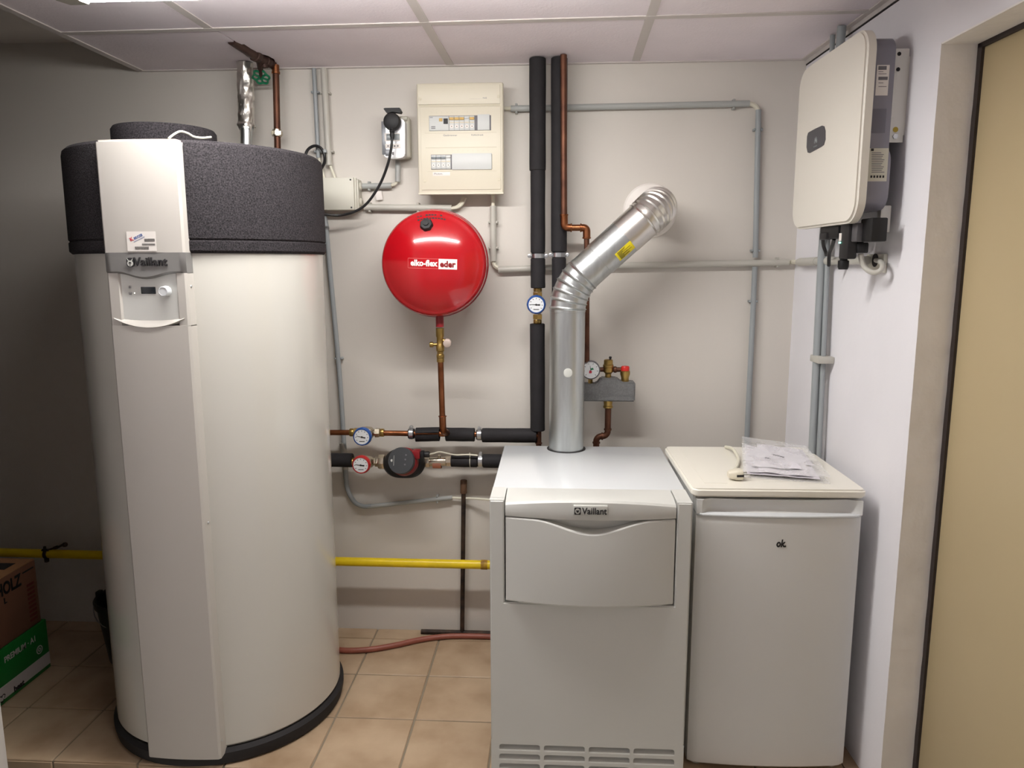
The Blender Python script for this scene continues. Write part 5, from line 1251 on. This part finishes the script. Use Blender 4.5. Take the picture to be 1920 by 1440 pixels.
# badge on the cover, slanted pill
def fc(px, py): p = RW(px, py, .140); return rws(p), p.z
sa_, za_ = fc(1514, 262); sb_, zb_2 = fc(1548, 262)
P_ = [fc(*p) for p in ((1519, 247), (1530, 241), (1542, 235.5), (1546, 237), (1548, 245), (1548, 262), (1545, 272), (1541, 275), (1530, 281), (1519, 287), (1515, 286), (1513, 276), (1514, 256), (1516, 249))]
R = RM @ Matrix(((1, 0, 0, 0), (0, 0, 1, .1395), (0, 1, 0, 0), (0, 0, 0, 1)))
bm = new(); prism(bm, P_, .0022, R); pill = obj('badge', bm, 'invlogo', cv)
cs, cz = fc(1530.5, 264)
bm = new()
for j in range(8):
    q = math.radians(10 + j * 160 / 7); ln = .012 + .004 * math.sin(q); bx_, bz_ = math.cos(q), math.sin(q); px_, pz2_ = -bz_, bx_
    prism(bm, [(cs - bx_ * .002, cz - .006 + bz_ * .003), (cs - bx_ * ln * .6 + px_ * .0032, cz - .006 + bz_ * ln * .6 + pz2_ * .0032 * -1), (cs - bx_ * ln * 1.25, cz - .006 + bz_ * ln * 1.25), (cs - bx_ * ln * .6 - px_ * .0032, cz - .006 + bz_ * ln * .6 + pz2_ * .0032)], .0006, RM @ Matrix(((1, 0, 0, 0), (0, 0, 1, .1415), (0, 1, 0, 0), (0, 0, 0, 1))))
obj('badge_emblem', bm, 'lcdg', pill)
xdir = RD * 1.0
text('HUAWEI', .0085, 'lcdg', pill, rw(cs, .1422, cz - .018), RD, (0, 0, 1), ext=.0002, width=.03, res=2)
# connectors underneath
def CB(nm, px0, py0, px1, py1, off, depth, m, bev=.003, parent=None, w=None):
    a, b = RW(px0, py1, off), RW(px1, py0, off); bm = new()
    RB(bm, rws(a), rws(b), off - depth, off, a.z, b.z, bev); return obj(nm, bm, m, parent or t)
CB('dc_connector_block', 1537, 422, 1572, 449, .120, .05, 'rubber')
CB('connector_rim', 1536, 436, 1549, 450, .126, .02, 'ink'); 
dg = CB('monitoring_dongle', 1571, 418, 1592, 486, .120, .030, 'ink', .006)
k0, k1 = RW(1582, 486, .105), RW(1582, 505, .105)
bm = new(); lathe(bm, [(0, 0), (.011, 0), (.011, .006), (.016, .008), (.016, .026), (.013, .034), (0, .034)], RW(1582, 484, .105), (0, 0, -1), 18); obj('dongle_gland', bm, 'rubber', t)
CB('dongle_label', 1572.5, 437, 1578, 452, .1208, .001, 'sticker', .0, dg); CB('dongle_lamp', 1572.5, 453.5, 1575.5, 456.5, .1215, .002, 'ledg', .0005, dg)
CB('grey_switch_block', 1591, 418, 1608, 454, .110, .03, mat('mid_grey_plastic', (84, 82, 84), .5))
ac = CB('ac_connector', 1611, 408, 1636, 454, .095, .045, 'rubber', .004)
bm = new(); lathe(bm, [(0, 0), (.018, 0), (.020, .004), (.020, .026), (.018, .030), (0, .030)], RW(1616, 455, .075), (0, 0, -1), 8); obj('ac_gland', bm, 'rubber', t)
CB('dc_switch', 1600, 448, 1608, 462, .085, .02, 'rubber')
for j, ps in enumerate(([(1543, 446), (1544, 460), (1548, 472), (1549, 478)], [(1564, 448), (1560, 462), (1555, 476), (1554, 498)])):
    bm = new(); tube(bm, smooth([RW(a, b, .10 - .012 * k) for k, (a, b) in enumerate(ps)]), .0058, 10); obj('dc_cable', bm, 'cablek', t)
bm = new(); tube(bm, smooth([RW(1572, 420, .09), RW(1575, 450, .07)]), .005, 8); obj('ground_lead', bm, 'cablek', t)
bm = new(); RB(bm, .775, .800, .015, .045, nk(1645, 436, .80).z, IZ0 + .05, .003); obj('lower_bracket', bm, 'bracket', t)
# flange and grey flex
t = thing('cable_outlet', 'pale square cable outlet on the right wall below the inverter', 'cable outlet', RW(1640, 495, .0))
a, b = RW(1622, 511, .012), RW(1658, 476, .012)
bm = new(); RB(bm, rws(a), rws(b), 0, .012, a.z, b.z, .003); obj('cover_plate', bm, 'boxg', t)
k = RW(1641, 488, .012); bm = new(); lathe(bm, [(0, 0), (.020, 0), (.020, .0012), (0, .0012)], k, RN, 24); obj('opening', bm, 'dark', t)
pts = [RW(1614, 476, .075), RW(1616, 490, .07), RW(1624, 504, .06), RW(1638, 511, .05), RW(1651, 507, .04), RW(1655, 497, .03), RW(1650, 490, .02), RW(1643, 488, .008)]
bm = new(); tube(bm, smooth(pts), .0078, 12); tag(obj('inverter_cable', bm, 'conduitw'), 'grey-white cable curling from the inverter into the wall outlet', 'cable')

# ================================================================== GAS PIPE
go = .108
t = thing('gas_pipe', 'yellow gas pipe running low along the back wall behind the water heater', 'pipe', B(500, 1050, go))
bm = new(); tube(bm, [B(-160, 1031.5, go), B(630, 1052.5, go), B(960, 1060, go)], .0185, 20); obj('pipe', bm, 'gas', t)
bm = new(); tube(bm, [B(902, 1058.6, go), B(914, 1059, go)], .0200, 20); obj('coupling', bm, mat('rusty_yellow_fitting', (196, 158, 40), .6, bump=.5, bscale=60, var=.3, vscale=40, col2=(120, 76, 30)), t)
c = B(88, 1038, go)
bm = new(); lathe(bm, [(.0186, -.008), (.021, -.007), (.021, .007), (.0186, .008)], c, (1, 0, 0), 24); rnd(bm, c + V((-.004, -.005, .018)), c + V((-.004, -.005, .034)), .006, .001, 10); rnd(bm, c + V((.002, -.008, -.018)), c + V((.002, -.008, -.034)), .010, .002, 10); cyl(bm, c, c + V((0, go, 0)), .005, 8)
for s in (-.012, .012): rnd(bm, c + V((s, -.012, .016)), c + V((s, -.004, .022)), .004, .001, 8)
obj('pipe_bracket', bm, 'rust', t)
bm = new(); p0, p1 = B(94, 1030, go), B(122, 1021, go + .02); tube(bm, [c + V((.004, 0, .012)), p0, p1], .0042, 8); rnd(bm, p0.lerp(p1, .25), p0.lerp(p1, .5), .007, .001, 10); rnd(bm, p1 + V((-.006, 0, -.002)), p1 + V((.006, -.002, .002)), .010, .002, 12); obj('bracket_stud', bm, 'rust', t)

# ================================================================== T-SHAPED KEY, HOSE, BUCKET, BOXES
lo = .035
t = thing('valve_key', 'rusty T-shaped valve key standing upside down against the back wall', 'valve key', B(867, 1178, lo))
xk0, xk1 = B(789.5, 1178, lo).x, -.15
yk = WALL_Y - lo
bm = new(); cyl(bm, (xk0, yk, .0105), (xk1, yk, .0105), .0105, 14); obj('crossbar', bm, 'rust', t)
top = B(869.5, 900, .03); bot = V((B(866.5, 1176, lo).x, yk, .012))
bm = new(); cyl(bm, bot, top.lerp(bot, .06), .0095, 14); obj('shaft', bm, 'rust', t)
bm = new(); rnd(bm, top.lerp(bot, .085), top, .0145, .002, 10); sk = obj('socket_head', bm, mat('brown_rust', (104, 76, 56), .7, .2, bump=.5, bscale=60, var=.2, vscale=30), t)

pts = [V((-1.02, 2.95, .012)), V((-.935, 2.90, .012)), on(640, 1219, 2, .012), on(690, 1218, 2, .012), on(740, 1210, 2, .012), on(790, 1199, 2, .012), on(840, 1193, 2, .012), on(900, 1193, 2, .012), on(960, 1196, 2, .012)]
bm = new(); tube(bm, smooth(pts), .0118, 14); tag(obj('rubber_hose', bm, 'hose'), 'brown-red rubber hose lying on the tiles between water heater and boiler', 'hose')

t = thing('bucket', 'black plastic bucket with wire handle half hidden behind the water heater', 'bucket', (-1.70, 2.80, 0))
bc = V((-1.718, 2.80, 0))
bm = new(); lathe(bm, [(0, .001), (.100, 0), (.103, .004), (.133, .240), (.141, .242), (.143, .262), (.138, .268), (.131, .264), (.098, .01), (0, .01)], bc, (0, 0, 1), 48); obj('bucket_wall', bm, 'bucket', t)
for s in (-1, 1):
    c = bc + V((s * .141, 0, .255)); bm = new(); box(bm, tuple(c + V((-.008, -.014, -.016))), tuple(c + V((.010, .014, .022))), .003); obj('handle_lug', bm, 'bucket', t)
pts = []
for k in range(15):
    q = PI * k / 14; pts.append(bc + V((-math.cos(q) * .152, -math.sin(q) * .12, .256 - math.sin(q) * .085)))
bm = new(); tube(bm, pts, .0022, 8); obj('wire_handle', bm, 'steel', t)

GX = -2.015
GREEN_TOP = on(85, 1160, 1, 2.69).z; BROWN_TOP = on(64, 1049, 1, 2.67).z
def gz(px, py): return on(px, py, 0, GX)
g1 = gz(84, 1160)
GYB = 2.69; GZT = GREEN_TOP
t = thing('green_carton', 'green and white carton of fuel briquettes at the bottom left, under the brown carton', 'box', (GX - .2, GYB - .3, 0))
bm = new(); box(bm, (GX - .40, GYB - .62, 0.001), (GX, GYB, GZT), .003); obj('carton_body', bm, 'green', t)
bm = new(); box(bm, (GX - .0, GYB - .62, .018), (GX + .0012, GYB - .002, .068)); bandw = obj('white_band', bm, 'cartonw', t)
YD = V((0, 1, 0)); ZU = V((0, 0, 1))
def side_text(s, px, py, size, m, parent, width=None, off=.0015, bold=.0006):
    p = gz(px, py); return text(s, size, m, parent, V((GX + off, p.y, p.z)), YD, ZU, bold=bold, width=width, ext=.0003)
side_text('PREMIUM · A1', 38, 1217, .032, 'cartonw', t, .165)
side_text('heat', 35, 1286, .030, 'ink', bandw, .055, .002, .0012)
p = gz(74, 1218); bm = new(); lathe(bm, [(.013, 0), (.017, 0), (.017, .001), (.013, .001)], V((GX, p.y, p.z)), (1, 0, 0), 28); lathe(bm, [(.004, 0), (.008, 0), (.008, .001), (.004, .001)], V((GX, p.y, p.z)), (1, 0, 0), 18); obj('round_mark', bm, 'cartonw', t)
p = gz(3, 1310); bm = new()
for j in range(20):
    q = 2 * PI * j / 20; y = .016 * math.sin(q) ** 3; z = .013 * math.cos(q) - .005 * math.cos(2 * q) - .002 * math.cos(3 * q)
    box(bm, (GX + .001, p.y + y - .0018, p.z + z - .0018), (GX + .0022, p.y + y + .0018, p.z + z + .0018))
obj('heart_mark', bm, 'ink', bandw)
BZT = BROWN_TOP
t = thing('brown_carton', 'brown cardboard carton of firewood stacked on the green carton at left', 'box', (GX - .2, GYB - .3, GZT))
by0, by1 = GYB - .62, GYB - .02
bm = new(); box(bm, (GX - .40, by0, GZT + .001), (GX - .004, by1, BZT), .004); obj('carton_body', bm, 'carton', t)
bm = new(); box(bm, (GX - .40, by0, BZT - .001), (GX - .205, by1, BZT + .003), .001); box(bm, (GX - .198, by0, BZT - .001), (GX - .006, by1, BZT + .003), .001); obj('top_flaps', bm, 'cartontop', t)
bm = new(); pq = on(2, 1062, 2, BZT + .003); box(bm, (pq.x - .12, pq.y - .03, BZT + .003), (pq.x + .035, pq.y + .03, BZT + .004)); obj('top_print', bm, 'ink', t)
p = gz(18, 1104); text('FEUERHOLZ', .066, 'ink', t, V((GX - .003, gz(41, 1092).y - .13, gz(22, 1098).z)), YD, ZU, bold=.0022, width=.26, ext=.0003)
p = gz(11, 1122); text('L', .030, 'ink', t, V((GX - .003, p.y, p.z - .01)), YD, ZU, bold=.001, ext=.0003)
bm = new(); p = gz(54, 1069); dashes(bm, .06, .010, place(V((GX - .0045, p.y, p.z)), YD, ZU), 1, 1, .0012, word=.14); obj('side_print', bm, 'ink', t)
bm = new(); p = gz(66, 1130); dashes(bm, .04, .16, place(V((GX - .0045, p.y - .01, p.z + .01)), YD, ZU), 9, 1, .0012, word=.3, seed=12); obj('red_print', bm, mat('dull_red_ink', (110, 44, 36), .6), t)
